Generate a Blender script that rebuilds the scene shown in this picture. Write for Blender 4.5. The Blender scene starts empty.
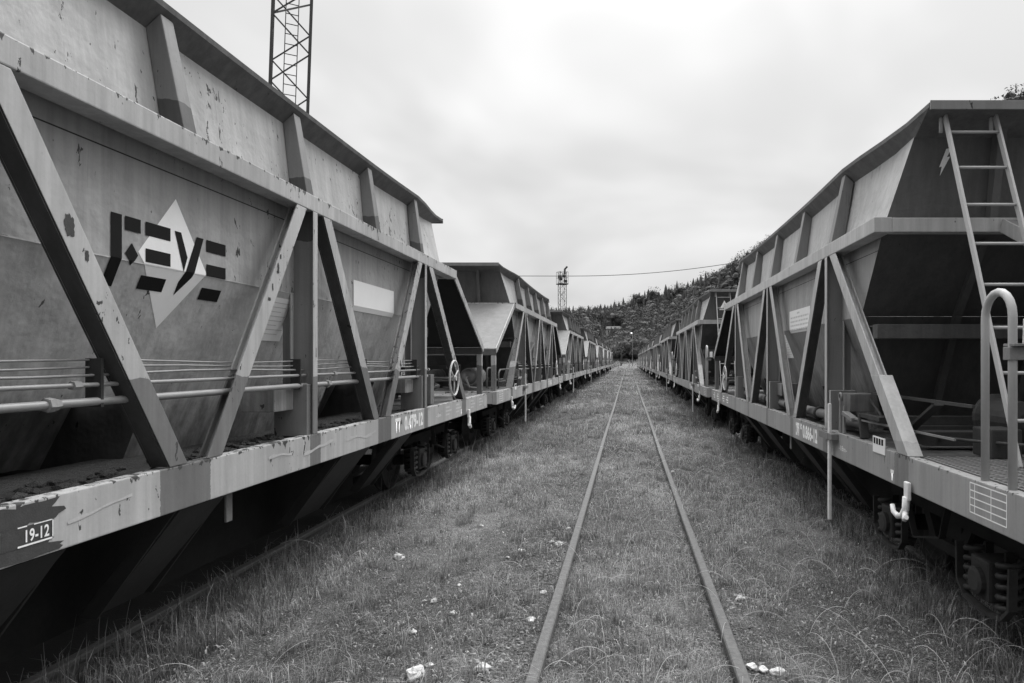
import bpy, bmesh, math, random
import numpy as np
from mathutils import Vector, Matrix
from mathutils.geometry import tessellate_polygon

random.seed(7)
rng = np.random.default_rng(7)
S = bpy.context.scene
COL = S.collection

# ------------------------------------------------------------------ materials
class NT:
    def __init__(s, name):
        s.m = bpy.data.materials.new(name); s.m.use_nodes = True
        s.t = s.m.node_tree; s.t.nodes.clear()
        s.out = s.t.nodes.new('ShaderNodeOutputMaterial')
        s.b = s.t.nodes.new('ShaderNodeBsdfPrincipled')
        s.t.links.new(s.b.outputs[0], s.out.inputs[0])
    def L(s, a, b): s.t.links.new(a, b)
    def put(s, sock, v):
        if isinstance(v, (int, float)): sock.default_value = v
        else: s.L(v, sock)
    def obj(s):
        n = s.t.nodes.new('ShaderNodeTexCoord'); return n.outputs['Object']
    def math(s, op, a, b=0.0, c=0.0, clamp=False):
        n = s.t.nodes.new('ShaderNodeMath'); n.operation = op; n.use_clamp = clamp
        s.put(n.inputs[0], a); s.put(n.inputs[1], b); s.put(n.inputs[2], c); return n.outputs[0]
    def sep(s, v):
        n = s.t.nodes.new('ShaderNodeSeparateXYZ'); s.L(v, n.inputs[0]); return n.outputs
    def scale(s, v, sx, sy, sz, off=None):
        n = s.t.nodes.new('ShaderNodeMapping'); s.L(v, n.inputs['Vector'])
        n.inputs['Scale'].default_value = (sx, sy, sz)
        if off is not None: s.L(off, n.inputs['Location'])
        return n.outputs[0]
    def noise(s, v, sc, det=4.0, rough=0.55, dist=0.0):
        n = s.t.nodes.new('ShaderNodeTexNoise'); s.L(v, n.inputs['Vector'])
        n.inputs['Scale'].default_value = sc; n.inputs['Detail'].default_value = det
        n.inputs['Roughness'].default_value = rough; n.inputs['Distortion'].default_value = dist
        return n.outputs['Fac']
    def vor(s, v, sc, feat='F1'):
        n = s.t.nodes.new('ShaderNodeTexVoronoi'); n.feature = feat; s.L(v, n.inputs['Vector'])
        n.inputs['Scale'].default_value = sc; return n.outputs['Distance']
    def ramp(s, f, lo, hi, a=0.0, b=1.0, smooth=True):
        n = s.t.nodes.new('ShaderNodeMapRange'); n.interpolation_type = 'SMOOTHSTEP' if smooth else 'LINEAR'
        s.L(f, n.inputs[0]); n.inputs[1].default_value = lo; n.inputs[2].default_value = hi
        n.inputs[3].default_value = a; n.inputs[4].default_value = b; return n.outputs[0]
    def mix(s, f, a, b):
        n = s.t.nodes.new('ShaderNodeMix'); n.data_type = 'FLOAT'
        s.put(n.inputs[0], f); s.put(n.inputs[2], a); s.put(n.inputs[3], b); return n.outputs[0]
    def rnd(s):
        return s.t.nodes.new('ShaderNodeObjectInfo').outputs['Random']
    def finish(s, val, rough=0.6, bump=None, bstr=0.2, bdist=0.01, metal=0.0, spec=0.5):
        c = s.t.nodes.new('ShaderNodeCombineColor')
        for i in range(3): s.put(c.inputs[i], val)
        s.L(c.outputs[0], s.b.inputs['Base Color'])
        s.put(s.b.inputs['Roughness'], rough); s.b.inputs['Metallic'].default_value = metal
        s.b.inputs['Specular IOR Level'].default_value = spec
        if bump is not None:
            n = s.t.nodes.new('ShaderNodeBump'); n.inputs['Strength'].default_value = bstr
            n.inputs['Distance'].default_value = bdist; s.L(bump, n.inputs['Height'])
            s.L(n.outputs[0], s.b.inputs['Normal'])
        return s.m

def paint(name, base, chips=0.5, streak=0.25, bands=None, zdark=None, weld=None, darkv=None, edge=None, rough=0.5, low_dark=0.0, dents=0.0):
    """weathered painted steel, wagon coordinates"""
    n = NT(name); o = n.obj(); x, y, z = n.sep(o)
    r = n.math('MULTIPLY', n.rnd(), 37.0)
    cx = n.t.nodes.new('ShaderNodeCombineXYZ'); n.L(r, cx.inputs[0]); n.L(r, cx.inputs[1]); off = cx.outputs[0]
    big = n.noise(n.scale(o, 1, 1, 1, off), 1.3, 5, .6)
    st = n.noise(n.scale(o, 9, 9, .55, off), 1.0, 5, .65)
    st2 = n.noise(n.scale(o, 38, 38, 1.4, off), 1.0, 3, .6)
    fine = n.noise(n.scale(o, 1, 1, 1, off), 60, 4, .7)
    v = n.math('MULTIPLY', base, n.mix(big, .87, 1.13) if 'lower' in name else n.mix(big, 0.78, 1.22))
    v = n.math('MULTIPLY', v, n.ramp(st, .3, .7, 1 - streak, 1 + streak * .8))
    v = n.math('MULTIPLY', v, n.ramp(st2, .35, .7, 1 + streak * .25, 1 - streak * .35))
    v = n.math('MULTIPLY', v, n.mix(fine, .92, 1.08))
    if bands:
        m = None
        for c, w in bands:
            k = n.math('COMPARE', n.math('ADD', y, n.math('MULTIPLY', n.math('SUBTRACT', fine, .5), .02)), c, w)
            m = k if m is None else n.math('MAXIMUM', m, k)
        v = n.mix(m, v, n.math('MULTIPLY', v, darkv or .5))
    if zdark:
        wob = n.math('ADD', z, n.math('MULTIPLY', n.math('SUBTRACT', big, .5), .25))
        for lo, hi in zdark:
            k = n.math('MULTIPLY', n.math('GREATER_THAN', wob, lo), n.math('LESS_THAN', wob, hi))
            v = n.mix(k, v, n.math('MULTIPLY', v, darkv or .5))
    if weld:
        v = n.mix(n.math('COMPARE', z, weld, .0035), v, .035)
    if low_dark:
        gz = n.math('ADD', z, n.math('MULTIPLY', n.math('SUBTRACT', st, .5), .8))
        v = n.math('MULTIPLY', v, n.ramp(gz, .85, 1.75, 1 - low_dark, 1.0))  # darker towards the bottom, broken up by the streaks
    if chips:
        g = n.noise(n.scale(o, 1, 1, 1, off), 2.2, 3, .6)
        ch = n.noise(n.scale(o, 1, 1, .45, off), 24, 6, .6, .4)
        thr = n.math('ADD', ch, n.math('MULTIPLY', n.math('SUBTRACT', g, .5), .35 ))
        if edge:
            thr = n.math('ADD', thr, n.ramp(z, edge - .045, edge, 0, .13))
            e = n.math('COMPARE', z, edge, .004)
        cm = n.ramp(thr, .722 - .055 * chips, .735 - .055 * chips)
        v = n.mix(cm, v, n.math('MULTIPLY', base, .16))
        run = n.noise(n.scale(o, 26, 26, 1.1, off), 1.0, 4, .6)
        rm = n.math('MULTIPLY', n.ramp(run, .6, .76), n.ramp(g, .42, .62))
        v = n.mix(n.math('MULTIPLY', rm, .55), v, n.math('MULTIPLY', base, .3))
    hb = n.math('ADD', n.math('MULTIPLY', big, 1.0 + dents), n.math('MULTIPLY', fine, .05))
    return n.finish(v, n.ramp(big, .3, .7, rough - .1, rough + .15), hb, .35, .03 + .05 * dents, spec=.22 if name.endswith('L') else .4)

def plain(name, base, var=.3, sc=8, rough=.7, bump=.2, metal=0.0, bd=.01, spec=.3):
    n = NT(name); o = n.obj()
    a = n.noise(o, sc, 5, .65); b = n.noise(o, sc * 7, 3, .6)
    v = n.math('MULTIPLY', base, n.mix(a, 1 - var, 1 + var))
    v = n.math('MULTIPLY', v, n.mix(b, 1 - var * .5, 1 + var * .5))
    return n.finish(v, rough, n.math('ADD', a, n.math('MULTIPLY', b, .4)), bump, bd, metal, spec)

NODE = 1.36
bandsL = [(0, .085), (-1.45, .2), (1.42, .17), (2.72, .07), (-2.72, .07), (4.5, .12), (-4.5, .12)]
bandsR = [(0, .05), (-1.38, .07), (1.42, .07), (2.72, .05), (-2.72, .1), (4.5, .1), (-4.5, .12)]
MATS = {}
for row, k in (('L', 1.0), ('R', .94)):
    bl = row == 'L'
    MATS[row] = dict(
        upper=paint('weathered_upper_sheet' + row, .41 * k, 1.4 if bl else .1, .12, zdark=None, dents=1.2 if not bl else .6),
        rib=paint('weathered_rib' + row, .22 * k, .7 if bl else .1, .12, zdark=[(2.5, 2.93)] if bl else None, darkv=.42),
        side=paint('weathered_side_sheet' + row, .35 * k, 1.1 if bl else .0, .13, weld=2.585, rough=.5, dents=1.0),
        lower=paint('weathered_lower_sheet' + row, (.46 if bl else .22), .6 if bl else .0, .12, low_dark=.75, rough=.6, dents=.8),
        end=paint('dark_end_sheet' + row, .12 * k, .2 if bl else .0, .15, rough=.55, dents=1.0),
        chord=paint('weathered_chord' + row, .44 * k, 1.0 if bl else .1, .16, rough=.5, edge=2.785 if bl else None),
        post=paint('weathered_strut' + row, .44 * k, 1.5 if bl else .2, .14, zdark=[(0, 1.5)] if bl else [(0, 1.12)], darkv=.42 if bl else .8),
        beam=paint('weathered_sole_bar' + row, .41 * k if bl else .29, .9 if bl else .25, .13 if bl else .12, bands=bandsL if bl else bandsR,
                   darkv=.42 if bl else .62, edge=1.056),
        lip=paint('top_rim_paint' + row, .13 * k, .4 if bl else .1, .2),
        endlow=paint('shaded_end_sheet' + row, .085, .1, .15, rough=.6, dents=1.0),  # lower ends: back-lit shade put into the base colour
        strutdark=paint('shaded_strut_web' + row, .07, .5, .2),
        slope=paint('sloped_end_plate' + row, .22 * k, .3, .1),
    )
M = dict(
    under=plain('grimy_shaded_steel', .02, .5, 5, .8),
    chute=plain('chute_steel', .035, .4, 6, .6),
    grim=plain('dark_brake_gear', .04, .5, 12, .6),
    gear=plain('grey_brake_gear', .19, .35, 12, .55),
    pipe=plain('painted_pipe', .26, .2, 10, .4),
    pipedirty=plain('dirty_pipe', .15, .4, 10, .5),
    white=plain('white_painted_steel', .74, .3, 16, .5),
    letter=plain('black_lettering_paint', .010, .2, 8, .7, .05, spec=.12),
    diamond=plain('pale_diamond_paint', .86, .08, 6, .5, .05),
    whitep=plain('white_lettering_paint', .85, .15, 22, .6, .05),
    placard=plain('pale_placard', .8, .06, 4, .5, .05),
    notice=plain('white_paper_notice', .85, .05, 4, .6, .03),
    smear=plain('scraped_smear', .46, .3, 40, .7, .05),
    faint=plain('faded_print', .55, .2, 30, .6, .05),
    patch=plain('peeled_dark_patch', .055, .35, 20, .7, .2),
    railing=plain('grey_handrail_paint', .42, .12, 6, .45, .1),
    mud=plain('caked_ballast_dust', .05, .6, 14, .95, .9, 0, .03),
    tread=plain('tread_plate', .2, .2, 9, .45),
    rust=plain('rusty_rail_head', .12, .75, 26, .6, .8),
    darkrail=plain('dark_rail_steel', .10, .4, 14, .7, .4),
    rustside=plain('rusty_rail_side', .08, .5, 20, .8, .5),
    stone=plain('pale_limestone', .6, .4, 14, .85, .6, 0, .02),
    mast=plain('galvanised_mast_steel', .07, .3, 3, .5),
    house=plain('pale_rendered_wall', .5, .1, 1, .8),
    roof=plain('grey_roof_tiles', .12, .2, 3, .8),
    glass=plain('dark_window_glass', .03, .1, 1, .15),
    bark=plain('bark', .08, .4, 6, .9, .6, 0, .05),
)

# ------------------------------------------------------------------ mesh builder
class MB:
    def __init__(s): s.bm = bmesh.new()
    def poly(s, pts):
        vs = [s.bm.verts.new(p) for p in pts]
        try: return s.bm.faces.new(vs)
        except ValueError: return None
    def hull8(s, p, bev=0.0):
        vs = [s.bm.verts.new(q) for q in p]
        fs = [s.bm.faces.new([vs[i] for i in f]) for f in ((0,3,2,1),(4,5,6,7),(0,1,5,4),(1,2,6,5),(2,3,7,6),(3,0,4,7))]
        if bev:
            es = list({e for f in fs for e in f.edges})
            bmesh.ops.bevel(s.bm, geom=es, offset=bev, segments=2, profile=.6, affect='EDGES', clamp_overlap=True)
        return s
    def box(s, x0, x1, y0, y1, z0, z1, bev=0.0):
        x0, x1 = sorted((x0, x1)); y0, y1 = sorted((y0, y1)); z0, z1 = sorted((z0, z1))
        return s.hull8([(x0,y0,z0),(x1,y0,z0),(x1,y1,z0),(x0,y1,z0),(x0,y0,z1),(x1,y0,z1),(x1,y1,z1),(x0,y1,z1)], bev)
    def bar(s, a, b, w, h, up=(0,0,1), bev=0.0):
        """box along a->b, w across, h along up"""
        a = Vector(a); b = Vector(b); d = (b - a).normalized(); up = Vector(up)
        sx = d.cross(up)
        if sx.length < 1e-4: sx = d.cross(Vector((1,0,0)))
        sx.normalize(); u = sx.cross(d).normalized()
        sx *= w / 2; u *= h / 2
        return s.hull8([a-sx-u, a+sx-u, b+sx-u, b-sx-u, a-sx+u, a+sx+u, b+sx+u, b-sx+u], bev)
    def tube(s, pts, r, n=10, cap=True):
        pts = [Vector(p) for p in pts]; rings = []
        prev = None
        for i, p in enumerate(pts):
            d = (pts[min(i+1, len(pts)-1)] - pts[max(i-1, 0)]).normalized()
            if prev is None:
                a = d.orthogonal().normalized()
            else:
                a = (prev - d * prev.dot(d)).normalized()
            prev = a; b = d.cross(a)
            rr = r[i] if isinstance(r, (list, tuple)) else r
            rings.append([s.bm.verts.new(p + (a * math.cos(2*math.pi*k/n) + b * math.sin(2*math.pi*k/n)) * rr) for k in range(n)])
        for i in range(len(rings)-1):
            for k in range(n):
                f = s.bm.faces.new([rings[i][k], rings[i][(k+1)%n], rings[i+1][(k+1)%n], rings[i+1][k]]); f.smooth = True
        if cap:
            s.bm.faces.new(rings[0][::-1]); s.bm.faces.new(rings[-1])
        return s
    def lathe(s, c, axis, prof, n=24):
        """prof list (along, radius)"""
        c = Vector(c); ax = Vector(axis).normalized(); a = ax.orthogonal().normalized(); b = ax.cross(a); rings = []
        for t, r in prof:
            rings.append([s.bm.verts.new(c + ax*t + (a*math.cos(2*math.pi*k/n) + b*math.sin(2*math.pi*k/n))*max(r, 1e-4)) for k in range(n)])
        for i in range(len(rings)-1):
            for k in range(n):
                s.bm.faces.new([rings[i][k], rings[i][(k+1)%n], rings[i+1][(k+1)%n], rings[i+1][k]])
        s.bm.faces.new(rings[0][::-1]); s.bm.faces.new(rings[-1])
        return s
    def ring(s, c, axis, R, r, n=28, m=8):
        c = Vector(c); ax = Vector(axis).normalized(); a = ax.orthogonal().normalized(); b = ax.cross(a); rings = []
        for k in range(n):
            t = 2*math.pi*k/n; d = a*math.cos(t) + b*math.sin(t)
            rings.append([s.bm.verts.new(c + d*(R + r*math.cos(2*math.pi*j/m)) + ax*(r*math.sin(2*math.pi*j/m))) for j in range(m)])
        for k in range(n):
            for j in range(m):
                f = s.bm.faces.new([rings[k][j], rings[k][(j+1)%m], rings[(k+1)%n][(j+1)%m], rings[(k+1)%n][j]]); f.smooth = True
        return s
    def loops(s, loops, closed=True):
        R = [[s.bm.verts.new(p) for p in l] for l in loops]
        n = len(R[0])
        for i in range(len(R)-1):
            for k in range(n if closed else n-1):
                s.bm.faces.new([R[i][k], R[i][(k+1)%n], R[i+1][(k+1)%n], R[i+1][k]])
        return s
    def add(s, other_mesh, mat=None):
        b2 = bmesh.new(); b2.from_mesh(other_mesh)
        if mat: b2.transform(mat)
        me = bpy.data.meshes.new('t'); b2.to_mesh(me); b2.free()
        s.bm.from_mesh(me); bpy.data.meshes.remove(me); return s
    def build(s, name, mat, parent=None, loc=None):
        me = bpy.data.meshes.new(name)
        bmesh.ops.recalc_face_normals(s.bm, faces=s.bm.faces)
        s.bm.to_mesh(me); s.bm.free(); me.materials.append(mat)
        o = bpy.data.objects.new(name, me); COL.objects.link(o)
        if parent: o.parent = parent
        if loc: o.location = loc
        return o

def thing(name, label, cat, loc=(0,0,0), group=None):
    o = bpy.data.objects.new(name, None); COL.objects.link(o); o.location = loc
    o.empty_display_size = .3
    o['label'] = label; o['category'] = cat
    if group: o['group'] = group
    return o
def tag(o, label, cat, group=None):
    o['label'] = label; o['category'] = cat
    if group: o['group'] = group
    return o
def copy_tree(o, parent=None, keep=None):
    c = o.copy(); COL.objects.link(c); c.parent = parent
    for ch in list(o.children):
        if ch.get('only'): continue
        copy_tree(ch, c)
    return c

def text_mesh(txt, h, condense=1.0, bold=0.0):
    cu = bpy.data.curves.new('lettering', 'FONT'); cu.body = txt; cu.size = h / .7; cu.offset = bold; cu.space_character = 1.05
    o = bpy.data.objects.new('lettering', cu); COL.objects.link(o)
    me = bpy.data.meshes.new_from_object(o.evaluated_get(bpy.context.evaluated_depsgraph_get()))
    bpy.data.objects.remove(o)
    me.transform(Matrix.Diagonal((condense, 1, 1, 1)))
    return me
def side_text(txt, y, z, s, x, h, mat, parent, condense=.62, bold=.009, name='lettering', width=None):
    """text on the wagon side s (+1/-1), starting at y, reading left to right for someone facing it"""
    me = text_mesh(txt, h, condense, bold)
    if width:
        xs = [v.co.x for v in me.vertices]; k = width / (max(xs) - min(xs)); me.transform(Matrix.Diagonal((k, 1, 1, 1)))
    R = Matrix(((0, 0, s, s*x), (s, 0, 0, y), (0, 1, 0, z), (0, 0, 0, 1)))
    me.transform(R); me.materials.clear(); me.materials.append(mat)
    o = bpy.data.objects.new(name, me); COL.objects.link(o); o.parent = parent
    return o

# ------------------------------------------------------------------ the hopper wagon
HB0, HB1 = .83, 1.056            # sole bar bottom, top
HC0, HC1 = 2.67, 2.785           # chord bottom, top
W, LH = 1.235, 6.05
CREASE = 2.08; WS = 1.08
LS, LSR = .38, .80
def wside(z):
    return WS if z >= CREASE else WS - LS * (CREASE - z)

def sbar(mb, s, y0, z0, y1, z1, w, xa, xb, bev=0.0):
    """slanting flat bar with level ends, between lateral distances xa and xb"""
    k = w/2 * math.hypot(y1-y0, z1-z0) / abs(z1-z0)
    mb.hull8([(s*xa, y0-k, z0), (s*xb, y0-k, z0), (s*xb, y0+k, z0), (s*xa, y0+k, z0), (s*xa, y1-k, z1), (s*xb, y1-k, z1), (s*xb, y1+k, z1), (s*xa, y1+k, z1)], bev)
def ibeam(mb, s, y0, z0, y1, z1, w=.11, depth=.10, tf=.010):
    q = math.hypot(y1-y0, z1-z0) / abs(z1-z0); u = 1 if y1 > y0 else -1
    sbar(mb, s, y0, z0, y1, z1, w, W-tf, W, .003)
    o = u*(w/2 - tf/2)*q; sbar(mb, s, y0+o, z0, y1+o, z1, tf, W-depth+tf+.001, W-tf-.001)
    o = u*(w/2 - .0225)*q; sbar(mb, s, y0+o, z0, y1+o, z1, .045, W-depth, W-depth+tf)

def poly_on_side(polys, s, off, mat, name, parent, split=True):
    """flat painted shapes given as (y,z) outlines laid on the hopper side"""
    bm = bmesh.new()
    for pl in polys:
        vs = [bm.verts.new((0, p[0], p[1])) for p in pl]
        bm.faces.new(vs)
    g = bm.verts[:] + bm.edges[:] + bm.faces[:]
    bmesh.ops.bisect_plane(bm, geom=g, plane_co=(0, 0, CREASE), plane_no=(0, 0, 1))
    for v in bm.verts:
        v.co.x = s * (wside(v.co.z) + off)
    me = bpy.data.meshes.new(name)
    bm.to_mesh(me); bm.free(); me.materials.append(mat)
    o = bpy.data.objects.new(name, me); COL.objects.link(o); o.parent = parent
    return o
def rect(y0, y1, z0, z1): return [(y0, z0), (y1, z0), (y1, z1), (y0, z1)]

def make_bogie(root, yc, m):
    mb = MB()
    for s in (-1, 1):
        mb.bar((s*.80, yc-1.0, .60), (s*.80, yc+1.0, .60), .03, .10, bev=.004)
        mb.bar((s*.80, yc-.35, .60), (s*.80, yc-.2, .38), .03, .09); mb.bar((s*.80, yc+.35, .60), (s*.80, yc+.2, .38), .03, .09)
        mb.bar((s*.80, yc-.25, .36), (s*.80, yc+.25, .36), .04, .08)
        # V shaped safety bar
        mb.bar((s*.98, yc-.42, .80), (s*.98, yc-.30, .50), .012, .045, up=(1,0,0)); mb.bar((s*.98, yc-.30, .50), (s*.98, yc+.12, .40), .045, .012)
        mb.bar((s*.98, yc+.12, .40), (s*.98, yc+.38, .80), .012, .045, up=(1,0,0))
        for a in (-.75, .75):
            for q in (-.19, .19):   # horn guides
                mb.bar((s*.84, yc+a+q*.6, .56), (s*.84, yc+a+q*.6, .2), .02, .05)
    mb.box(-.78, .78, yc-.16, yc+.16, .42, .66, .01)
    mb.box(-.5, .5, yc-.2, yc+.2, .66, .80)
    bg = mb.build('bogie', M['under'], root)
    for a in (-.75, .75):
        ax = MB().tube([(-.72, yc+a, .36), (.72, yc+a, .36)], .065, 12).build('axle', M['under'], bg)
        for s in (-1, 1):
            MB().lathe((s*.49, yc+a, .36), (s, 0, 0), [(-.03, .10), (-.03, .375), (0, .385), (.02, .365), (.09, .355), (.10, .30), (.06, .27), (.06, .14), (.12, .12), (.12, .05)], 28).build('wheel', M['grim'], bg)
            MB().box(s*.76, s*.96, yc+a-.11, yc+a+.11, .25, .50, .02).lathe((s*.96, yc+a, .36), (s, 0, 0), [(-.01, .085), (.03, .085), (.04, .06)], 14).build('axle_box', M['grim'], bg)
            for q in (-.19, .19):
                MB().tube([(s*.88 + .062*math.cos(j*2*math.pi/10), yc+a+q + .062*math.sin(j*2*math.pi/10), .225 + j*.0062) for j in range(51)], .018, 6).build('coil_spring', M['grim'], bg)
            hp = MB()
            pts = [(s*.93, yc+a-.31, .52), (s*.93, yc+a-.30, .28), (s*.93, yc+a-.22, .20), (s*.93, yc+a-.08, .18), (s*.93, yc+a+.08, .18), (s*.93, yc+a+.22, .20), (s*.93, yc+a+.30, .28), (s*.93, yc+a+.31, .52)]
            for p, q in zip(pts, pts[1:]): hp.bar(p, q, .05, .02, up=(0, 0, 1) if abs(p[2]-q[2]) < .1 else (0, 1, 0))
            hp.build('spring_hoop', M['grim'], bg)

def upper_half(y):                      # half width of hopper top, pinched in the middle
    t = min(max((abs(y) - 2.6) / 1.3, 0), 1)
    return 1.02 - .13 * t * t * (3 - 2*t)
def top_z(y):
    return 3.31 + .12 * (abs(y) / 4.0) ** 3

def make_wagon(row, name, label, cat, group):
    m = MATS[row]
    R = thing(name, label, cat, group=group)
    # --- sole bars, headstocks, decking
    for s in (-1, 1):
        mb = MB().box(s*1.16, s*W, -LH, LH, HB0, HB1, .006)
        mb.build('sole_bar', m['beam'], R)
        mb = MB().box(s*1.10, s*1.158, -LH+.1, LH-.1, HB0+.004, HB0+.016)
        mb.build('sole_bar_flange', M['under'], R)
    for e in (-1, 1):
        MB().box(-1.157, 1.157, e*(LH-.09), e*(LH-.004), HB0+.01, HB1-.003, .005).build('headstock', m['beam'], R)
        # centre coupler
        c = MB().box(-.09, .09, e*(LH), e*(LH+.18), .60, .80, .01)
        c.lathe((0, e*(LH+.18), .70), (0, e, 0), [(0, .06), (.12, .06), (.12, .19), (.16, .19), (.17, .15)], 20)
        c.build('buffer_coupler', M['grim'], R)
        # walkway plate at the end
        MB().box(-1.155, 1.155, e*3.45, e*(LH-.092), 1.02, 1.046).build('deck_plate', m['lower'], R)
    mb = MB()
    for s in (-1, 1):
        mb.box(s*.55, s*1.157, -3.44, 3.44, 1.015, 1.040)
    mb.build('side_deck', M['mud'], R)
    mb = MB()
    for y in (-4.25, 4.25, -1.36, 0, 1.36, -2.72, 2.72):
        mb.box(-1.098, 1.098, y-.06, y+.06, .80, 1.0)
    mb.box(-.18, .18, -LH+.1, LH-.1, .66, .79)
    mb.build('underframe', M['under'], R)
    # --- tread plate on the ladder end
    mb = MB().box(-1.13, 1.0, -5.93, -4.62, 1.049, 1.054)
    for i in range(27):
        y = -5.90 + i*.048
        mb.box(-1.12, .99, y-.003, y+.003, 1.0545, 1.0585)
    for i in range(34):
        x = -1.11 + i*.063
        mb.box(x-.003, x+.003, -5.92, -4.63, 1.059, 1.0625)
    mb.build('tread_plate', M['tread'], R)
    # --- truss
    for s in (-1, 1):
        MB().box(s*1.10, s*W, -3.99, 3.99, HC0, HC1, .006).box(s*WS+s*.004, s*1.099, -3.80, 3.80, HC1-.02, HC1-.006).build('top_chord', m['chord'], R)
        for y in (-2.72, 0, 2.72):
            mb = MB()
            mb.box(s*(W-.012), s*W, y-.036, y+.036, HB1+.001, HC0-.001, .003)
            mb.box(s*1.0, s*(W-.013), y-.007, y+.007, HB1+.001, HC0-.001)
            mb.box(s*1.07, s*1.078, y-.05, y+.05, HB1+.001, CREASE+.2)
            mb.box(s*.98, s*(W-.02), y-.09, y-.02, HB1-.008, 1.42, .004)
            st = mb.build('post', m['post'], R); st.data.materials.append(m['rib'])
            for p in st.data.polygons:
                if abs(p.normal.y) > .7: p.material_index = 1  # web faces darker: their shading is put into the post colour
            MB().box(s*.9, s*1.12, y-.36, y-.092, 1.24, 1.40, .006).build('gusset_plate', m['lower'], R)
        for a, b in ((-1.36-.15, -2.72+.2), (-1.36+.15, -.2), (1.36-.15, .2), (1.36+.15, 2.72-.2), (4.53, 2.72+.2), (-4.53, -2.72-.2)):
            mb = MB(); ibeam(mb, s, a, HB1+.004, b, HC0-.004, w=.115 if abs(a) < 4 else .12)
            if abs(a) > 4:
                t = .33; sbar(mb, s, a, HB1+.003, a+(b-a)*t, HB1+(HC0-HB1)*t, .123, W-.102, W+.0015, .003)
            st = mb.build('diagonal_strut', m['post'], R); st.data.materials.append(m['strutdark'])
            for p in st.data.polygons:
                if p.normal.z < -.3: p.material_index = 1  # downward faces near black: underside shade put into the strut colour
    for e in (-1, 1):
        MB().box(-1.098, 1.098, e*3.88, e*3.985, HC0+.003, HC1-.003, .006).box(-1.098, 1.098, e*3.81, e*3.879, HC1-.022, HC1-.012).build('end_chord', m['chord'], R)
        MB().box(-1.03, 1.03, e*3.38, e*3.50, 1.88, 2.0, .006).box(-1.03, 1.03, e*3.24, e*3.379, 1.985, 1.995).build('cross_beam', m['end'], R)
    # --- hopper
    ys = [-1 + 2*i/24 for i in range(25)]
    def loop(hw, ye, z, pinch=False, o=0.0):
        pts = []
        h = (lambda t: (upper_half(t*4.0) if pinch else hw) + o*(1 - .6*max(0, (abs(t)-.65)/.35)))
        g = (lambda t: z + (top_z(t*4.0) - 3.43 if pinch else 0))
        for t in ys: pts.append((h(t), t*ye, g(t)))
        for k in range(1, 8): pts.append((h(1) - 2*h(1)*k/8, ye, g(1)))
        for t in reversed(ys): pts.append((-h(t), t*ye, g(t)))
        for k in range(1, 8): pts.append((-h(1) + 2*h(1)*k/8, -ye, g(1)))
        return pts
    mb = MB().loops([loop(WS, 3.80, HC1-.004), loop(0, 3.9, 3.43, True)])
    up = mb.build('upper_hopper', m['upper'], R)
    # two ends of the box darker: back-lit shade put into their colour
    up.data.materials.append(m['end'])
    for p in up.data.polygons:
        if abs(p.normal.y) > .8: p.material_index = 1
    mb = MB().loops([loop(0, 3.897, 3.415, True, -.004), loop(0, 4.24, 3.525, True, .098), loop(0, 4.25, 3.555, True, .102), loop(0, 4.235, 3.56, True, .088), loop(0, 3.92, 3.47, True, .012)])
    mb.build('top_rim', m['lip'], R)
    for e in (-1, 1):
        MB().box(-.93, .93, e*4.252, e*4.266, 3.50, 3.566, .003).build('rim_facing', m['slope'], R)
    mb = MB().loops([loop(WS, 3.795, HC1-.006), loop(WS, 3.25, CREASE)])
    sd = mb.build('side_sheet', m['side'], R)
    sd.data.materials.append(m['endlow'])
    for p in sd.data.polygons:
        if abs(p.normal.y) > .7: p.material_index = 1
    # upright ribs between chord and rim
    for s in (-1, 1):
        for y in (-2.72, -1.36, 0, 1.36, 2.72):
            yt = y * 1.03
            wt = upper_half(yt); tz = top_z(yt)
            d = .055
            mb = MB().hull8([(s*(WS+.001), y-d, HC1+.003), (s*1.20, y-d, HC1+.003), (s*1.20, y+d, HC1+.003), (s*(WS+.001), y+d, HC1+.003),
                      (s*(wt+.002), yt-d*.9, tz-.005), (s*(wt+.08), yt-d*.9, tz+.065), (s*(wt+.08), yt+d*.9, tz+.065), (s*(wt+.002), yt+d*.9, tz-.005)], .006)
            mb.build('rib', m['rib'], R)
    # ribs on the two ends of the hopper
    for e in (-1, 1):
        for x in (-.27, .45):
            mb = MB()
            mb.hull8([(x-.03, e*3.805, HC1), (x+.03, e*3.805, HC1), (x+.03, e*3.88, HC1), (x-.03, e*3.88, HC1), (x-.03, e*3.905, 3.42), (x+.03, e*3.905, 3.42), (x+.03, e*4.02, 3.46), (x-.03, e*4.02, 3.46)])
            mb.hull8([(x-.03, e*2.80, 1.2), (x+.03, e*2.80, 1.2), (x+.03, e*2.87, 1.2), (x-.03, e*2.87, 1.2), (x-.03, e*3.255, CREASE), (x+.03, e*3.255, CREASE), (x+.03, e*3.32, CREASE), (x-.03, e*3.32, CREASE)])
            mb.hull8([(x-.03, e*3.258, CREASE+.002), (x+.03, e*3.258, CREASE+.002), (x+.03, e*3.32, CREASE+.002), (x-.03, e*3.32, CREASE+.002), (x-.03, e*3.70, 2.65), (x+.03, e*3.70, 2.65), (x+.03, e*3.76, 2.65), (x-.03, e*3.76, 2.65)])
            mb.build('end_rib', m['end'], R)
    # lower funnels: alternate shallow and steep bays with cheek plates
    ZB = .95
    def yext(z): return 3.249 - .52*(CREASE - z)
    mb = MB()
    ZG = 1.40
    gaps = [(-2.05, -1.15), (1.15, 2.30)]
    edges = [-9, -2.05, -1.15, 1.15, 2.30, 9]
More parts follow.
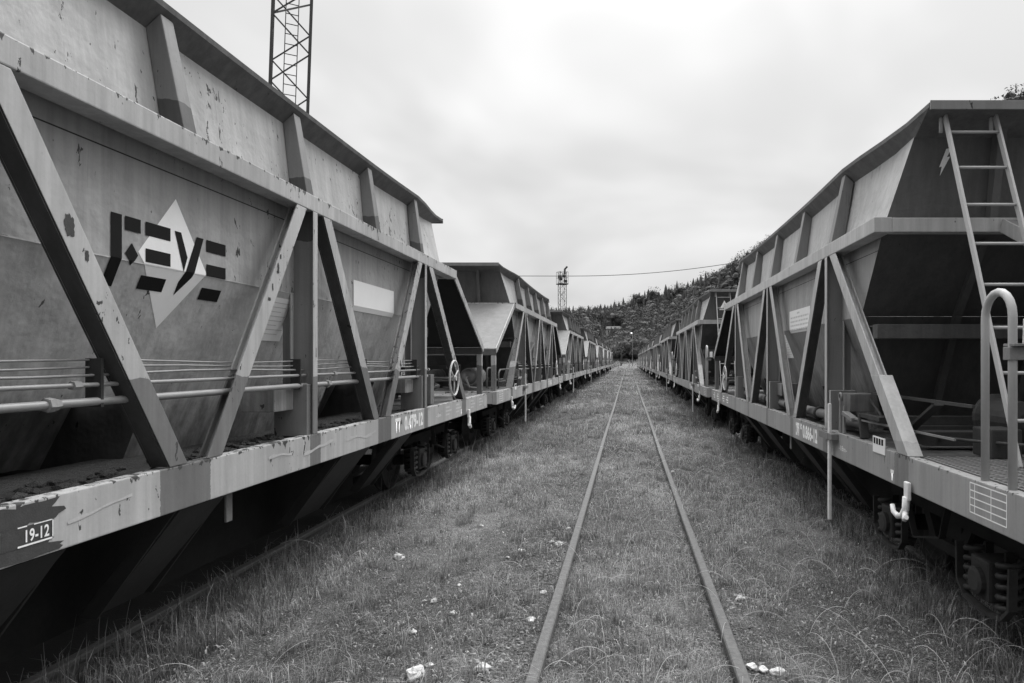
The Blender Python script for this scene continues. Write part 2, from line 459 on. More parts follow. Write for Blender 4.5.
    for s in (-1, 1):
        zt = CREASE - .002
        def P(y, z, x=None): return (s*(wside(z) if x is None else x), y, z)
        mb.poly([P(-yext(zt), zt), P(yext(zt), zt), P(yext(ZG), ZG), P(-yext(ZG), ZG)])
        for a, b in zip(edges, edges[1:]):
            y0t, y0b = (-yext(ZG), -yext(ZB)) if a == -9 else (a, a); y1t, y1b = (yext(ZG), yext(ZB)) if b == 9 else (b, b)
            if (a, b) in gaps:
                mb.poly([P(a, ZG), P(b, ZG), P(b-.05, ZG-.02, wside(ZG)-.40), P(a+.05, ZG-.02, wside(ZG)-.40)])
                mb.poly([P(a, ZG-.02, wside(ZG)-.40), P(b, ZG-.02, wside(ZG)-.40), P(b, ZB, .2), P(a, ZB, .2)])
                for c in (a, b): mb.poly([P(c, ZG), P(c, ZB), P(c, ZB, .2), P(c, ZG-.02, wside(ZG)-.40)])
            else: mb.poly([P(y0t, ZG), P(y1t, ZG), P(y1b, ZB), P(y0b, ZB)])
    for e in (-1, 1):
        w1 = WS - LS*(CREASE-ZB)
        mb.poly([(-WS, e*yext(CREASE-.002), CREASE-.002), (WS, e*yext(CREASE-.002), CREASE-.002), (w1, e*yext(ZB), ZB), (-w1, e*yext(ZB), ZB)])
    # stiffening bead along the crease
    for s in (-1, 1):
        mb.bar((s*(WS-.002), -3.22, CREASE-.004), (s*(WS-.002), 3.22, CREASE-.004), .004, .006)
    lw = mb.build('lower_hopper', m['lower'], R)
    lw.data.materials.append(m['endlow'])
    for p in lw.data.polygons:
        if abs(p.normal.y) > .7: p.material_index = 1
    # discharge chutes sloping in below the sole bars
    for s in (-1, 1):
        for a, b in ((-2.5, -2.1), (-1.37, -.97), (.67, 1.28), (2.1, 2.5)):
            mb = MB().hull8([(s*1.15, a, .80), (s*1.15, b, .80), (s*1.13, b, .78), (s*1.13, a, .78), (s*.70, a+.04, .24), (s*.70, b-.04, .24), (s*.67, b-.04, .25), (s*.67, a+.04, .25)])
            for y in (a-.01, b+.005):
                mb.hull8([(s*1.15, y-.008, .82), (s*1.15, y+.008, .82), (s*1.08, y+.008, .82), (s*1.08, y-.008, .82), (s*.72, y-.008, .23), (s*.72, y+.008, .23), (s*.62, y+.008, .24), (s*.62, y-.008, .24)])
            mb.build('discharge_chute', M['chute'], R)
    MB().hull8([(-.6, -2.9, .80), (.6, -2.9, .80), (.6, 2.9, .80), (-.6, 2.9, .80), (-.66, -2.7, .94), (.66, -2.7, .94), (.66, 2.7, .94), (-.66, 2.7, .94)]).box(-.42, .42, -2.7, 2.7, .10, .66).build('trough_light_block', M['under'], R)  # lower box deepens the trough, added to block light from the far side
    # --- sloped end plates and their corner posts
    for e in (-1, 1):
        xa = -.27 if e < 0 else -1.20
        y0, z0, y1, z1 = (3.995 if e < 0 else 4.12), 2.75, 5.90, 1.80
        mb = MB().hull8([(xa, e*y0, z0), (1.20, e*y0, z0), (1.20, e*y1, z1), (xa, e*y1, z1), (xa, e*y0, z0+.012), (1.20, e*y0, z0+.012), (1.20, e*y1, z1+.012), (xa, e*y1, z1+.012)])
        pl = mb.build('sloped_plate', m['slope'], R); pl.data.materials.append(M['under'])
        for p in pl.data.polygons:
            if p.normal.z < -.3: p.material_index = 1  # plate underside near black: its shade is put into the colour
        for x in (xa, 1.20):
            MB().bar((x, e*(y0+.002), z0-.03), (x, e*(y1+.03), z1-.03), .014, .10, up=(0, 0, 1), bev=.002).build('plate_edge_flange', m['chord'], R)
        mb = MB().box(xa+.01, 1.19, e*(y1-.04), e*(y1+.03), z1-.11, z1-.002, .004)
        mb.build('end_cross_bar', m['end'], R)
        for x in ((xa + .06, 1.15)):
            MB().box(x-.04, x+.04, e*(y1-.05), e*(y1+.028), HB1+.003, z1-.112, .004).build('corner_post', m['post'] if x > 0 else m['rib'], R)
    # --- brake gear and pipes on the near end
    mb = MB().tube([(.62, -5.55, 1.30), (.62, -5.5, 1.30)], [.03, .14], 20).tube([(.62, -5.5, 1.30), (.62, -4.75, 1.30)], .165, 20).tube([(.62, -4.75, 1.30), (.62, -4.7, 1.30)], [.14, .03], 20)
    mb.box(.5, .74, -5.4, -5.34, 1.06, 1.18).box(.5, .74, -4.9, -4.84, 1.06, 1.18)
    mb.build('air_reservoir', M['gear'], R)
    mb = MB().lathe((-.35, -4.2, 1.28), (0, 1, 0), [(-.25, .05), (-.22, .13), (.1, .14), (.12, .17), (.16, .17)], 20).box(-.47, -.23, -4.25, -4.1, 1.05, 1.17)
    mb.build('brake_cylinder', M['grim'], R)
    mb = MB()
    mb.tube([(.95, -5.5, 1.10), (.95, -5.5, 1.42), (.95, -5.42, 1.46), (.95, -4.9, 1.46), (.95, -4.84, 1.42), (.95, -4.8, 1.25), (.95, -4.7, 1.22), (.95, -3.9, 1.22)], .018, 8)
    mb.tube([(1.02, -4.75, 1.06), (1.02, -4.75, 1.36), (1.02, -4.6, 1.42), (1.02, -3.4, 1.42)], .016, 8)
    mb.tube([(.62, -5.55, 1.30), (.62, -5.75, 1.30), (.7, -5.8, 1.12), (.9, -5.8, 1.10)], .02, 8)
    mb.tube([(-.6, -5.2, 1.2), (-.2, -5.1, 1.22), (.4, -4.6, 1.2)], .014, 8)
    mb.build('brake_pipe', M['pipedirty'], R)
    mb = MB()
    mb.bar((-1.02, -3.35, 1.42), (-1.02, -5.05, 1.42), .02, .02)
    mb.bar((-1.0, -3.9, 1.10), (-.98, -4.5, 1.40), .02, .07, up=(1, 0, 0))
    mb.bar((-1.08, -3.6, 1.20), (.6, -3.6, 1.20), .10, .09)
    mb.bar((-.9, -3.8, 1.16), (.9, -3.8, 1.16), .05, .05)
    mb.bar((-.95, -4.15, 1.13), (.95, -4.15, 1.13), .16, .10)
    mb.tube([(-.95, -3.1, 1.35), (-.95, -3.6, 1.12), (-.8, -4.6, 1.16), (-.4, -5.3, 1.18)], .012, 8)
    mb.tube([(-.6, -4.7, 1.1), (.5, -4.9, 1.35)], .03, 8)
    mb.box(-.75, -.55, -4.75, -4.5, 1.06, 1.25, .01)
    mb.build('brake_rigging', M['grim'], R)
    mb = MB()
    for x in (-.2, .15, .5):
        mb.box(x, x+.18, 4.1, 4.5, 1.06, 1.3, .01)
    mb.tube([(.9, 3.6, 1.2), (.9, 4.4, 1.24), (.6, 4.9, 1.3), (.6, 5.6, 1.3)], .03, 8)
    mb.tube([(.4, 4.7, 1.25), (.4, 5.3, 1.25)], .13, 16)
    mb.tube([(1.0, 4.9, 1.06), (1.0, 4.9, 1.5), (1.0, 5.2, 1.52), (1.0, 5.2, 1.1)], .016, 8)
    mb.bar((1.0, 4.5, 1.5), (-1.0, 4.6, 1.4), .03, .05)
    mb.bar((1.0, 3.9, 1.28), (-1.0, 3.9, 1.28), .03, .05); mb.bar((1.0, 3.5, 1.18), (-1.0, 3.5, 1.18), .03, .05)
    mb.build('far_brake_gear', M['grim'], R)
    # --- operating shaft and pipes along the sides
    for s in (-1, 1):
        if s == -1:
            mb = MB().tube([(s*1.06, -3.3, 1.14), (s*1.06, 3.4, 1.14)], .05, 14)
            mb.build('operating_shaft', M['pipedirty'], R)
            for y in (-1.9, -.55, .75, 2.1): MB().ring((s*1.06, y, 1.14), (0, 1, 0), .055, .02, 16, 6).build('shaft_collar', M['grim'], R)
        else:
            for k, (h, r, x) in enumerate(((1.41, .018, 1.17), (1.484, .010, 1.17), (1.53, .006, 1.15), (1.558, .005, 1.13), (1.585, .005, 1.13))):
                pts = [(s*x, -3.3 + i*.33, h + (.008*math.sin(i*.9+k) if k > 1 else 0)) for i in range(20)]
                MB().tube(pts, r, 8).build('side_pipe', M['pipe'], R)
            for y in (-2.2, .35, 2.9):
                MB().lathe((1.17, y, 1.41), (0, 1, 0), [(-.03, .024), (-.028, .03), (.0, .031), (.03, .024)], 6).build('pipe_union', M['pipe'], R)
                MB().lathe((1.17, y+.12, 1.484), (0, 1, 0), [(-.02, .02), (.02, .02)], 6).build('pipe_union', M['pipe'], R)
            for y in (-1.95, -.12, 1.1, 2.55):
                MB().box(1.115, 1.185, y-.008, y+.008, 1.385, 1.60).build('pipe_bracket', M['grim'], R)
        # hand wheel near the far end
        wc = Vector((s*1.24, 3.95, 1.36))
        mb = MB().ring(wc, (s, 0, 0), .225, .014, 32, 8)
        for k in range(3):
            a = 2*math.pi*k/3 + .5; mb.tube([wc, wc + Vector((0, math.cos(a), math.sin(a)))*.22], .011, 6)
        mb.lathe(wc, (s, 0, 0), [(-.03, .035), (.03, .035)], 12)
        hw = mb.build('hand_wheel', M['faint'], R)
        MB().tube([wc, (s*.95, 3.95, 1.36)], .016, 8).build('wheel_shaft', M['gear'], R)
        MB().box(s*.98, s*1.12, 3.3, 3.45, HB1+.001, 1.42, .008).build('gear_column', M['gear'], R)
        MB().bar((s*1.16, 4.02, 1.28), (s*1.16, 4.28, 1.06), .03, .02).build('column_brace', M['gear'], R)
        # long release lever with bracket near the near end
        y = -2.98
        MB().bar((s*1.275, y, .26), (s*1.275, y, 1.31), .045, .03, up=(1, 0, 0), bev=.01).build('release_lever', M['white'], R)
        mb = MB().box(s*1.237, s*1.30, y-.14, y-.03, .99, 1.045, .004).box(s*1.237, s*1.262, y-.03, y+.25, .985, 1.045, .004)
        mb.box(s*1.292, s*1.302, y-.03, y+.25, .985, 1.045, .002)
        mb.build('lever_bracket', M['gear'], R)
        mb = MB()
        for dy, h in ((-.10, 1.36), (-.2, 1.30)):
            mb.hull8([(s*1.20, y+dy-.03, 1.06), (s*1.215, y+dy-.03, 1.06), (s*1.215, y+dy+.03, 1.06), (s*1.20, y+dy+.03, 1.06), (s*1.20, y+dy-.012, h), (s*1.215, y+dy-.012, h), (s*1.215, y+dy+.012, h), (s*1.20, y+dy+.012, h)])
        mb.bar((s*1.2, y-.2, 1.24), (s*1.2, y-.46, 1.2), .035, .06, up=(1, 0, 0), bev=.006)
        mb.ring((s*1.2, y-.08, 1.37), (s, 0, 0), .035, .012, 12, 6)
        mb.bar((s*1.2, y-.44, 1.21), (s*1.05, y-1.9, 1.20), .014, .014)
        mb.build('lever_fork', M['gear'], R)
        MB().bar((s*1.17, y-.62, 1.06), (s*1.17, y-.56, 1.26), .035, .07, up=(1, 0, 0), bev=.006).bar((s*1.17, y-.58, 1.25), (s*1.17, y-1.0, 1.25), .03, .05, up=(1,0,0)).build('stop_bracket', M['grim'], R)
        # number plate standing on the sole bar
        pl = MB().box(s*1.236, s*1.242, -4.22, -3.98, 1.01, 1.13).build('number_plate', M['placard'], R)
        mb = MB()
        for k in range(4): mb.box(s*1.2425, s*1.2435, -4.19+k*.052, -4.155+k*.052, 1.075, 1.12)
        mb.build('plate_mark', M['letter'], pl)
        # white lashing hook under the sole bar
        mb = MB().box(s*1.25, s*1.275, -4.705, -4.635, .78, .90, .008)
        hk = [(s*1.27, -4.67, .80), (s*1.27, -4.66, .72), (s*1.28, -4.63, .67), (s*1.29, -4.58, .655), (s*1.30, -4.53, .675), (s*1.30, -4.51, .72)]
        mb.tube(hk, [.024, .024, .022, .020, .018, .016], 10)
        mb.tube([(s*1.27, -4.66, .70), (s*1.30, -4.72, .665), (s*1.31, -4.77, .69)], [.02, .018, .015], 10)
        mb.build('lashing_hook', M['white'], R)
        mb = MB().box(s*1.25, s*1.28, 4.62, 4.70, .78, .90, .012).tube([(s*1.27, 4.66, .80), (s*1.27, 4.66, .70), (s*1.3, 4.60, .66), (s*1.3, 4.54, .70)], .024, 8)
        mb.build('lashing_hook', M['white'], R)
        # small strap hanging below the bar
        MB().box(s*1.12, s*1.135, -.93, -.87, .63, .83, .004).build('strap', M['gear'], R)
    # --- ladder on the near end, track side of the right-hand row
    mb = MB(); zt, zb = 3.50, 1.06; yt, yb = -4.14, -5.10
    for x in (-.77, -.40):
        mb.bar((x, yb, zb), (x, yt, zt), .045, .018, up=(1, 0, 0), bev=.003)
        mb.tube([(x-.02, yt+.02, zt-.12), (x-.02, yt+.02, zt+.03)], .014, 6)
    ld = mb.build('ladder', M['railing'], R)
    for k in range(8):
        t = (.27 + k*.290) / (zt - zb); z = zb + (zt-zb)*t; y = yb + (yt-yb)*t
        MB().tube([(-.765, y, z), (-.405, y, z)], .011, 8).build('rung', M['railing'], ld)
    # --- hoop handrails with lamp bracket
    for s in (-1,):
        x = s*1.19; r = .13; yc = -5.64
        pts = [(x, yc+r, HB1-.01), (x, yc+r, 1.9)] + [(x, yc+r*math.cos(a), 1.92+r*math.sin(a)) for a in [math.pi*k/10 for k in range(11)]] + [(x, yc-r, 1.9), (x, yc-r, HB1-.01)]
        MB().tube(pts, .0215, 12).build('hoop_handrail', M['railing'], R)
        mb = MB().box(x-.03, x+.09, yc-r-.03, yc-r+.035, 1.70, 1.765, .004).box(x-.02, x+.17, yc-r-.05, yc-r+.05, 1.768, 1.782, .003)
        lb = mb.build('lamp_bracket', M['gear'], R)
        MB().lathe((x+.09, yc-r, 1.783), (0, 0, 1), [(0, .036), (.12, .033), (.125, .028)], 18).build('marker_post', M['white'], lb)
    for ch in R.children:
        kn = ch.name.split('.')[0]
        if kn in ('upper_hopper', 'top_rim', 'side_sheet', 'rim_facing', 'end_rib', 'top_chord', 'end_chord'):
            for v in ch.data.vertices:
                if v.co.y > 2.8 and v.co.z > 2.15: v.co.y += (v.co.y - 2.8) * (.2 if v.co.z > 2.8 else .1)
    make_bogie(R, -4.25, m); make_bogie(R, 4.25, m)
    # loading table stencilled on the sole bar
    for s in (-1, 1):
        mb = MB(); x = s*(W + .0015)
        y0, y1, z0, z1 = (-5.80, -5.44, .875, 1.035)
        def pr(a, b, c, d): mb.poly([(x, a, c), (x, b, c), (x, b, d), (x, a, d)])
        for k in range(5):
            z = z0 + (z1-z0)*k/4; pr(y0, y1, z-.0035, z+.0035)
        for yy in (y0, y0+.145, y1-.05, y1): pr(yy-.0035, yy+.0035, z0-.0025, z1+.0025)
        mb.build('loading_table', M['whitep'], R)
    # placards
    for s, a, b in ((1, 1.065, 2.10), (-1, -1.60, -.64)):
        pl = poly_on_side([rect(a, b, 2.035, 2.305)], s, .004, M['placard'], 'placard', R)
        if s < 0:
            mb = MB()
            for k in range(5):
                z = 2.275 - k*.048
                y = b - .06
                while y > a + .08:
                    l = random.uniform(.03, .11) if k else .12
                    if k == 0: y = (a+b)/2 + .1
                    mb.poly([(s*(WS+.0055), max(y-l, a+.05), z-.02), (s*(WS+.0055), y, z-.02), (s*(WS+.0055), y, z), (s*(WS+.0055), max(y-l, a+.05), z)])
                    y -= l + .02
                    if k == 0: break
            mb.build('faded_text', M['faint'], pl)
        pl = poly_on_side([rect(-.33, .04, 1.73, 2.03)], s, .005, M['notice'], 'notice', R)
        poly_on_side([rect(-.30, .01-.05*(k % 3), 1.992-.031*k, 1.997-.031*k) for k in range(8)], s, .0065, M['faint'], 'notice_text', pl)
    # stencilling on the sole bars
    for s in (-1, 1):
        xx = W + .0015
        if row == 'R' or s < 0:
            side_text('2TT', 1.58*s, .885, s, xx, .125, M['whitep'], R, width=.16)
            side_text('HC', (1.58+.20)*s, .965, s, xx, .045, M['whitep'], R, width=.06)
            side_text('0.866-12', (1.58+.30)*s, .885, s, xx, .125, M['whitep'], R, width=.56)
        else:
            side_text('TT', 1.70, .885, s, xx, .13, M['whitep'], R, width=.16)
            side_text('0.479-12', 1.98, .885, s, xx, .13, M['whitep'], R, width=.62)
        side_text('-18m-', 3.12*s, .91, s, xx, .045, M['whitep'], R, width=.22, bold=0)
        side_text('T', 4.32*s, .86, s, xx, .06, M['whitep'], R, width=.06)
        mb = MB()
        for y0 in (3.55, 4.05, 4.9, 5.45):
            for k in range(3):
                q = s*(W+.0015); mb.poly([(q, y0, .90+k*.045), (q, y0+.18+.1*(k % 2), .90+k*.045), (q, y0+.18+.1*(k % 2), .922+k*.045), (q, y0, .922+k*.045)])
        mb.build('stencil_line', M['whitep'] if row == 'R' else M['faint'], R)
    return R

ORD = ['nearest', 'second', 'third', 'fourth', 'fifth', 'sixth', 'seventh', 'eighth', 'ninth', 'tenth']
XL, XR, LVR = -3.51, 3.10, -.108
GL, GR = 'hopper wagons standing in the left row', 'hopper wagons standing in the right row'
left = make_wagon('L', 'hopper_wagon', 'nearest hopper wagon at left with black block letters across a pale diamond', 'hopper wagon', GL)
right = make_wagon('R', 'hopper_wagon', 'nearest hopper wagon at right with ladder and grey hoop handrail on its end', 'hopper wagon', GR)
Lpos = [4.97, 17.95, 31.2, 44.6, 57.8, 71.0, 84.2, 97.4]
Rpos = [9.16 + 12.97*i for i in range(10)]

def merged(proto, name):
    bm = bmesh.new(); mats = []
    def rec(o):
        for ch in o.children:
            if ch.type == 'MESH' and not ch.get('only'):
                base = len(bm.faces); idx = []
                for mt in ch.data.materials:
                    if mt not in mats: mats.append(mt)
                    idx.append(mats.index(mt))
                bm.from_mesh(ch.data); bm.faces.ensure_lookup_table()
                for i in range(base, len(bm.faces)):
                    f = bm.faces[i]; f.material_index = idx[min(f.material_index, len(idx)-1)]
            rec(ch)
    rec(proto)
    me = bpy.data.meshes.new(name); bm.to_mesh(me); bm.free()
    for mt in mats: me.materials.append(mt)
    return me
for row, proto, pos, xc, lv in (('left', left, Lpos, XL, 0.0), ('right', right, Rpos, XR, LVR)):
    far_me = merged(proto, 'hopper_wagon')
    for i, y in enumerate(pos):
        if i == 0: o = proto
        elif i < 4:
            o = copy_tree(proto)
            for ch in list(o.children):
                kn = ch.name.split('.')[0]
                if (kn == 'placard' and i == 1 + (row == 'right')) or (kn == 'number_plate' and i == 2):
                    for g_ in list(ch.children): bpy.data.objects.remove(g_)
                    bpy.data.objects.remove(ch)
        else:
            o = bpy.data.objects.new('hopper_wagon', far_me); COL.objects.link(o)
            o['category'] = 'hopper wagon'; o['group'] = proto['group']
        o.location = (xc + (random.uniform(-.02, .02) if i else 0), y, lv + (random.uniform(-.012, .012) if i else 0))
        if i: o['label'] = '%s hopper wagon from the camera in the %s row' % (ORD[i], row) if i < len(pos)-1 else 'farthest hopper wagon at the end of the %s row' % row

# ---- marks only the nearest left wagon carries
def only(o): o['only'] = 1; return o
a, b, c, d, e_, f_ = 2.29, 2.222, 2.155, 2.087, 2.02, 1.952
poly_on_side([[(-1.304, 2.457), (-1.037, 2.09), (-1.283, 1.765), (-1.585, 2.13)]], 1, .0015, M['diamond'], 'pale_diamond', left)
poly_on_side([rect(-1.766, -1.696, 1.945, a)], 1, .0030, M['letter'], 'letter', left)
poly_on_side([rect(-1.676, -1.569, b, a)], 1, .0030, M['letter'], 'letter', left)
poly_on_side([[(-1.63, 2.165), (-1.587, 2.11), (-1.63, 2.055), (-1.675, 2.11)]], 1, .0030, M['letter'], 'small_diamond', left)
poly_on_side([rect(-1.535, -1.348, b, a), rect(-1.535, -1.348, d, c), rect(-1.535, -1.348, f_, e_)], 1, .0030, M['letter'], 'letter', left)
poly_on_side([[(-1.314, 2.285), (-1.262, 2.285), (-1.208, 2.157), (-1.240, 2.075)], [(-1.128, 2.285), (-1.066, 2.285), (-1.158, 2.05), (-1.250, 1.945), (-1.250, 2.017)]], 1, .0030, M['letter'], 'letter', left)
poly_on_side([rect(-1.04, -.852, b-.005, a-.005), rect(-1.04, -.852, d-.01, c-.01), rect(-1.04, -.852, f_-.01, e_-.01)], 1, .0030, M['letter'], 'letter', left)
def blob(cy, cz, ry, rz, seed, n=26, rough=.25):
    r = random.Random(seed); ph = [r.uniform(0, 6.28) for _ in range(4)]
    out = []
    for k in range(n):
        t = 2*math.pi*k/n
        q = 1 + rough*(.5*math.sin(2*t+ph[0]) + .4*math.sin(5*t+ph[1]) + .4*math.sin(9*t+ph[2])) + r.uniform(-.08, .08)
        # squarish
        ca, sa = math.cos(t), math.sin(t); m_ = max(abs(ca), abs(sa))
        out.append((cy + ry*q*ca/m_**.6, cz + rz*q*sa/m_**.6))
    return out
def on_beam(polys, mat, name, off=.0022, s=1, parent=left):
    mb = MB(); x = s*(W + off)
    for pl in polys: mb.poly([(x, max(-6, p[0]), min(max(p[1], HB0+.004), HB1-.007)) for p in pl])
    return mb.build(name, mat, parent)
on_beam([blob(-2.42, 1.005, .17, .045, 3), blob(-2.46, .865, .22, .03, 9)], M['patch'], 'peeled_patch')
on_beam([rect(-2.50, -2.27, .888, .965)], M['patch'], 'dark_panel', .0030)
side_text('19-12', -2.405, .905, 1, W+.0045, .045, M['whitep'], left, width=.105, bold=.0015)
on_beam([rect(-2.43, -2.272, .889, .896), rect(-2.36, -2.272, .962, .966), rect(-2.43, -2.39, .962, .967), rect(-2.277, -2.272, .89, .966)], M['whitep'], 'white_frame', .0042)
def stroke(pts, w):
    up = [(y, z + w*(.5+.3*math.sin(k*2.1))) for k, (y, z) in enumerate(pts)]; dn = [(y, z - w*(.5+.3*math.sin(k*1.3))) for k, (y, z) in enumerate(pts)]
    return up + dn[::-1]
on_beam([stroke([(-.65+.05*k, .97+.008*math.sin(k*.9)) for k in range(7)], .016)], M['smear'], 'chalk_mark')
on_beam([stroke([(-.18+.06*k, .93+.006*k) for k in range(9)], .02)], M['smear'], 'chalk_mark')
on_beam([stroke([(.55+.07*k, .945+.014*math.sin(k*.8)) for k in range(10)], .02)], M['smear'], 'chalk_mark')
on_beam([stroke([(-2.2+.06*k, .93+.008*k) for k in range(7)], .012)], M['smear'], 'chalk_mark')
poly_on_side([blob(-2.02, 2.12, .06, .05, 5)], 1, .0, M['patch'], 'flaked_patch', left)
mb = MB()
for i, (cy, cz, ry, rz) in enumerate(((-2.19, 2.14, .030, .055), (-2.10, 2.03, .012, .03), (-.53, 2.19, .016, .04), (-.50, 2.27, .012, .02), (-.60, 2.06, .010, .03), (-.64, 1.98, .02, .014))):
    P_ = MB(); P_.poly([(W+.0012, y, z) for y, z in blob(cy, cz, ry*.8, rz*.8, 40+i, n=44, rough=.16)]); P_.build('flaked_paint', M['patch'], left)
# ---- marks of individual right wagons: lightning bolt and warning triangle
def endpt(x, z, off=.006):
    t = (z - HC1) / (3.41 - HC1); return (x, -(3.80 + .10*t) - off, z)
mb = MB(); mb.poly([endpt(x, z) for x, z in ((-.645, 3.33), (-.60, 3.34), (-.635, 3.27), (-.61, 3.275), (-.68, 3.13), (-.67, 3.20), (-.69, 3.195))])
mb.build('lightning_mark', M['whitep'], right)
r2 = [o for o in bpy.data.objects if o.get('label', '').startswith('second hopper wagon from the camera in the right')][0]
mb = MB(); mb.poly([(-.71, -4.30, 3.02), (-.44, -4.30, 3.02), (-.575, -4.30, 3.27)]); wt = mb.build('warning_triangle', M['whitep'], r2)
mb = MB(); mb.poly([(-.60, -4.304, 3.05), (-.55, -4.304, 3.05), (-.54, -4.304, 3.12), (-.575, -4.304, 3.19), (-.59, -4.304, 3.12)]); mb.build('bolt_symbol', M['letter'], wt)
mb = MB()
for i in range(170):
    y = random.uniform(-3.2, 3.2); x = random.uniform(.93, 1.12); r = random.uniform(.01, .03)
    if random.random() < .6: y = random.choice((-2.0, -1.35, -.3, .9, 1.5)) + random.gauss(0, .25)
    bmesh.ops.create_icosphere(mb.bm, subdivisions=1, radius=r, matrix=Matrix.Translation((x, y, 1.045)) @ Matrix.Diagonal((1.2, 1.6, .7, 1)) )
for v in mb.bm.verts: v.co += Vector((random.uniform(-1,1), random.uniform(-1,1), random.uniform(-1,1)))*.006
sp = mb.build('spilled_ballast', M['mud'], left); sp['kind'] = 'stuff'

# ------------------------------------------------------------------ rails
def rail_part(x, y0, y1, z, parent):
    prof = [(-.055, -.13), (.055, -.13), (.055, -.118), (.012, -.10), (.009, -.04), (.038, -.03), (.033, -.008), (.026, 0), (-.026, 0), (-.033, -.008), (-.038, -.03), (-.009, -.04), (-.012, -.10), (-.055, -.118)]
    mb = MB(); L = []
    n = 40
    for i in range(n+1):
        y = y0 + (y1-y0)*(i/n)**2
        wob = .006*math.sin(y*.35+x) if abs(x) < 1 else 0
        L.append([(x + wob + px, y, z + pz) for px, pz in prof])
    mb.loops(L); mb.bm.faces.new(list(mb.bm.verts)[:len(prof)])
    o = mb.build('rail', M['rust'] if abs(x) < 1 else M['darkrail'], parent)
    o.data.materials.append(M['rustside'])
    for p in o.data.polygons:
        if p.normal.z < .35: p.material_index = 1
    return o
for nm, xs, z, y0, lab in (('m', (-.4845, .576), 0.0, -6, 'rusty empty track overgrown with grass between the two wagon rows'),
                       ('l', (XL-.53, XL+.53), 0.0, -8, 'dark track under the left row of hopper wagons'),
                       ('r', (XR-.53, XR+.53), LVR, -8, 'dark track under the right row of hopper wagons')):
    t = thing('railway_track', lab, 'railway track', (0, 0, 0))
    for x in xs: rail_part(x, y0, 230 if nm == 'm' else 140, z, t)

# ------------------------------------------------------------------ ground
def hnoise(x, y):
    return (np.sin(x*2.1+1.3*np.sin(y*.9)) + np.sin(y*1.7+1.1*np.sin(x*1.3+2)) + .5*np.sin(x*5.3+y*3.1) + .5*np.sin(y*4.7-x*2.9+1))/3
GZ = -.065
def ground_z(x, y):
    b = GZ + .012*hnoise(x*.8, y*.5)
    side = np.clip((x - 1.2)/1.6, 0, 1) * LVR * .9
    ls = -.05*np.clip((-x-2.2)/.8, 0, 1)
    return b + side + ls
nx = np.concatenate([[-3000, -800, -200, -60, -20, -9], np.linspace(-6, 6, 97), [9, 20, 60, 200, 800, 3000]])
ny = np.concatenate([[-300, -60, -20], np.linspace(-6, 30, 181), np.linspace(31, 130, 60), [160, 220, 400, 900, 3000]])
X, Y = np.meshgrid(nx, ny); Z = ground_z(X, Y)
vs = np.stack([X, Y, Z], -1).reshape(-1, 3)
w_ = len(nx); fs = [(j*w_+i, j*w_+i+1, (j+1)*w_+i+1, (j+1)*w_+i) for j in range(len(ny)-1) for i in range(w_-1)]
me = bpy.data.meshes.new('ground'); me.from_pydata(vs.tolist(), [], fs)
n = NT('weedy_ballast_ground'); o = n.obj(); x, y, z = n.sep(o)
big = n.noise(n.scale(o, 1, .5, 1), .7, 5, .6); mid = n.noise(o, 6, 5, .7); fine = n.noise(o, 70, 4, .75); vr = n.vor(o, 55)
v = n.mix(n.ramp(big, .4, .62), .085, .21)
v = n.math('MULTIPLY', v, n.ramp(mid, .3, .7, .65, 1.35)); v = n.math('MULTIPLY', v, n.ramp(fine, .3, .75, .35, 1.9))
v = n.math('MULTIPLY', v, n.ramp(vr, 0, .6, 1.35, .7))
spk = n.ramp(n.noise(o, 120, 2, .6), .56, .66); v = n.mix(n.math('MULTIPLY', spk, .75), v, .36)
# shade under the wagons put into the soil colour
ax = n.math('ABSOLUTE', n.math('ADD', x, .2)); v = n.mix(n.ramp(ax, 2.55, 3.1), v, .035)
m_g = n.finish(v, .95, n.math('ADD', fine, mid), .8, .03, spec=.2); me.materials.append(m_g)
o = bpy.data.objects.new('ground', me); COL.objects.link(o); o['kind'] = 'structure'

# ------------------------------------------------------------------ grass
def blade_mesh(name, base, ang, length, width, lean, shade, mat):
    """curved tapering blades, 5 vertices each"""
    N = len(base); dirv = np.stack([np.cos(ang), np.sin(ang), np.zeros(N)], 1); per = np.stack([-np.sin(ang), np.cos(ang), np.zeros(N)], 1)
    upv = np.array([0, 0, 1.0])
    w = width[:, None]; l = length[:, None]; le = lean[:, None]
    mid = base + upv*l*.55 + dirv*l*le*.3; tip = base + upv*l*np.clip(1-le*.45, .2, 1) + dirv*l*le*.95
    V = np.stack([base - per*w/2, base + per*w/2, mid + per*w*.38, mid - per*w*.38, tip], 1).reshape(-1, 3)
    i0 = np.arange(N)*5
    q = np.stack([i0, i0+1, i0+2, i0+3], 1); t = np.stack([i0+3, i0+2, i0+4], 1)
    loops = np.concatenate([q.reshape(-1), t.reshape(-1)])
    starts = np.concatenate([np.arange(N)*4, N*4 + np.arange(N)*3])
    me = bpy.data.meshes.new(name)
    me.vertices.add(len(V)); me.vertices.foreach_set('co', V.reshape(-1).astype(np.float32))
    me.loops.add(len(loops)); me.loops.foreach_set('vertex_index', loops.astype(np.int32))
    me.polygons.add(len(starts)); me.polygons.foreach_set('loop_start', starts.astype(np.int32))
    me.update(calc_edges=True)
    at = me.attributes.new('shade', 'FLOAT', 'POINT'); sh = np.repeat(shade, 5) * np.tile([.55, .55, .9, .9, 1.15], N)
    at.data.foreach_set('value', sh.astype(np.float32))
    me.materials.append(mat); o = bpy.data.objects.new(name, me); COL.objects.link(o); o['kind'] = 'stuff'; o['category'] = 'grass'
    return o
n = NT('grass_blade')
at = n.t.nodes.new('ShaderNodeAttribute'); at.attribute_name = 'shade'
m_grass = n.finish(at.outputs['Fac'], .75, spec=.25)
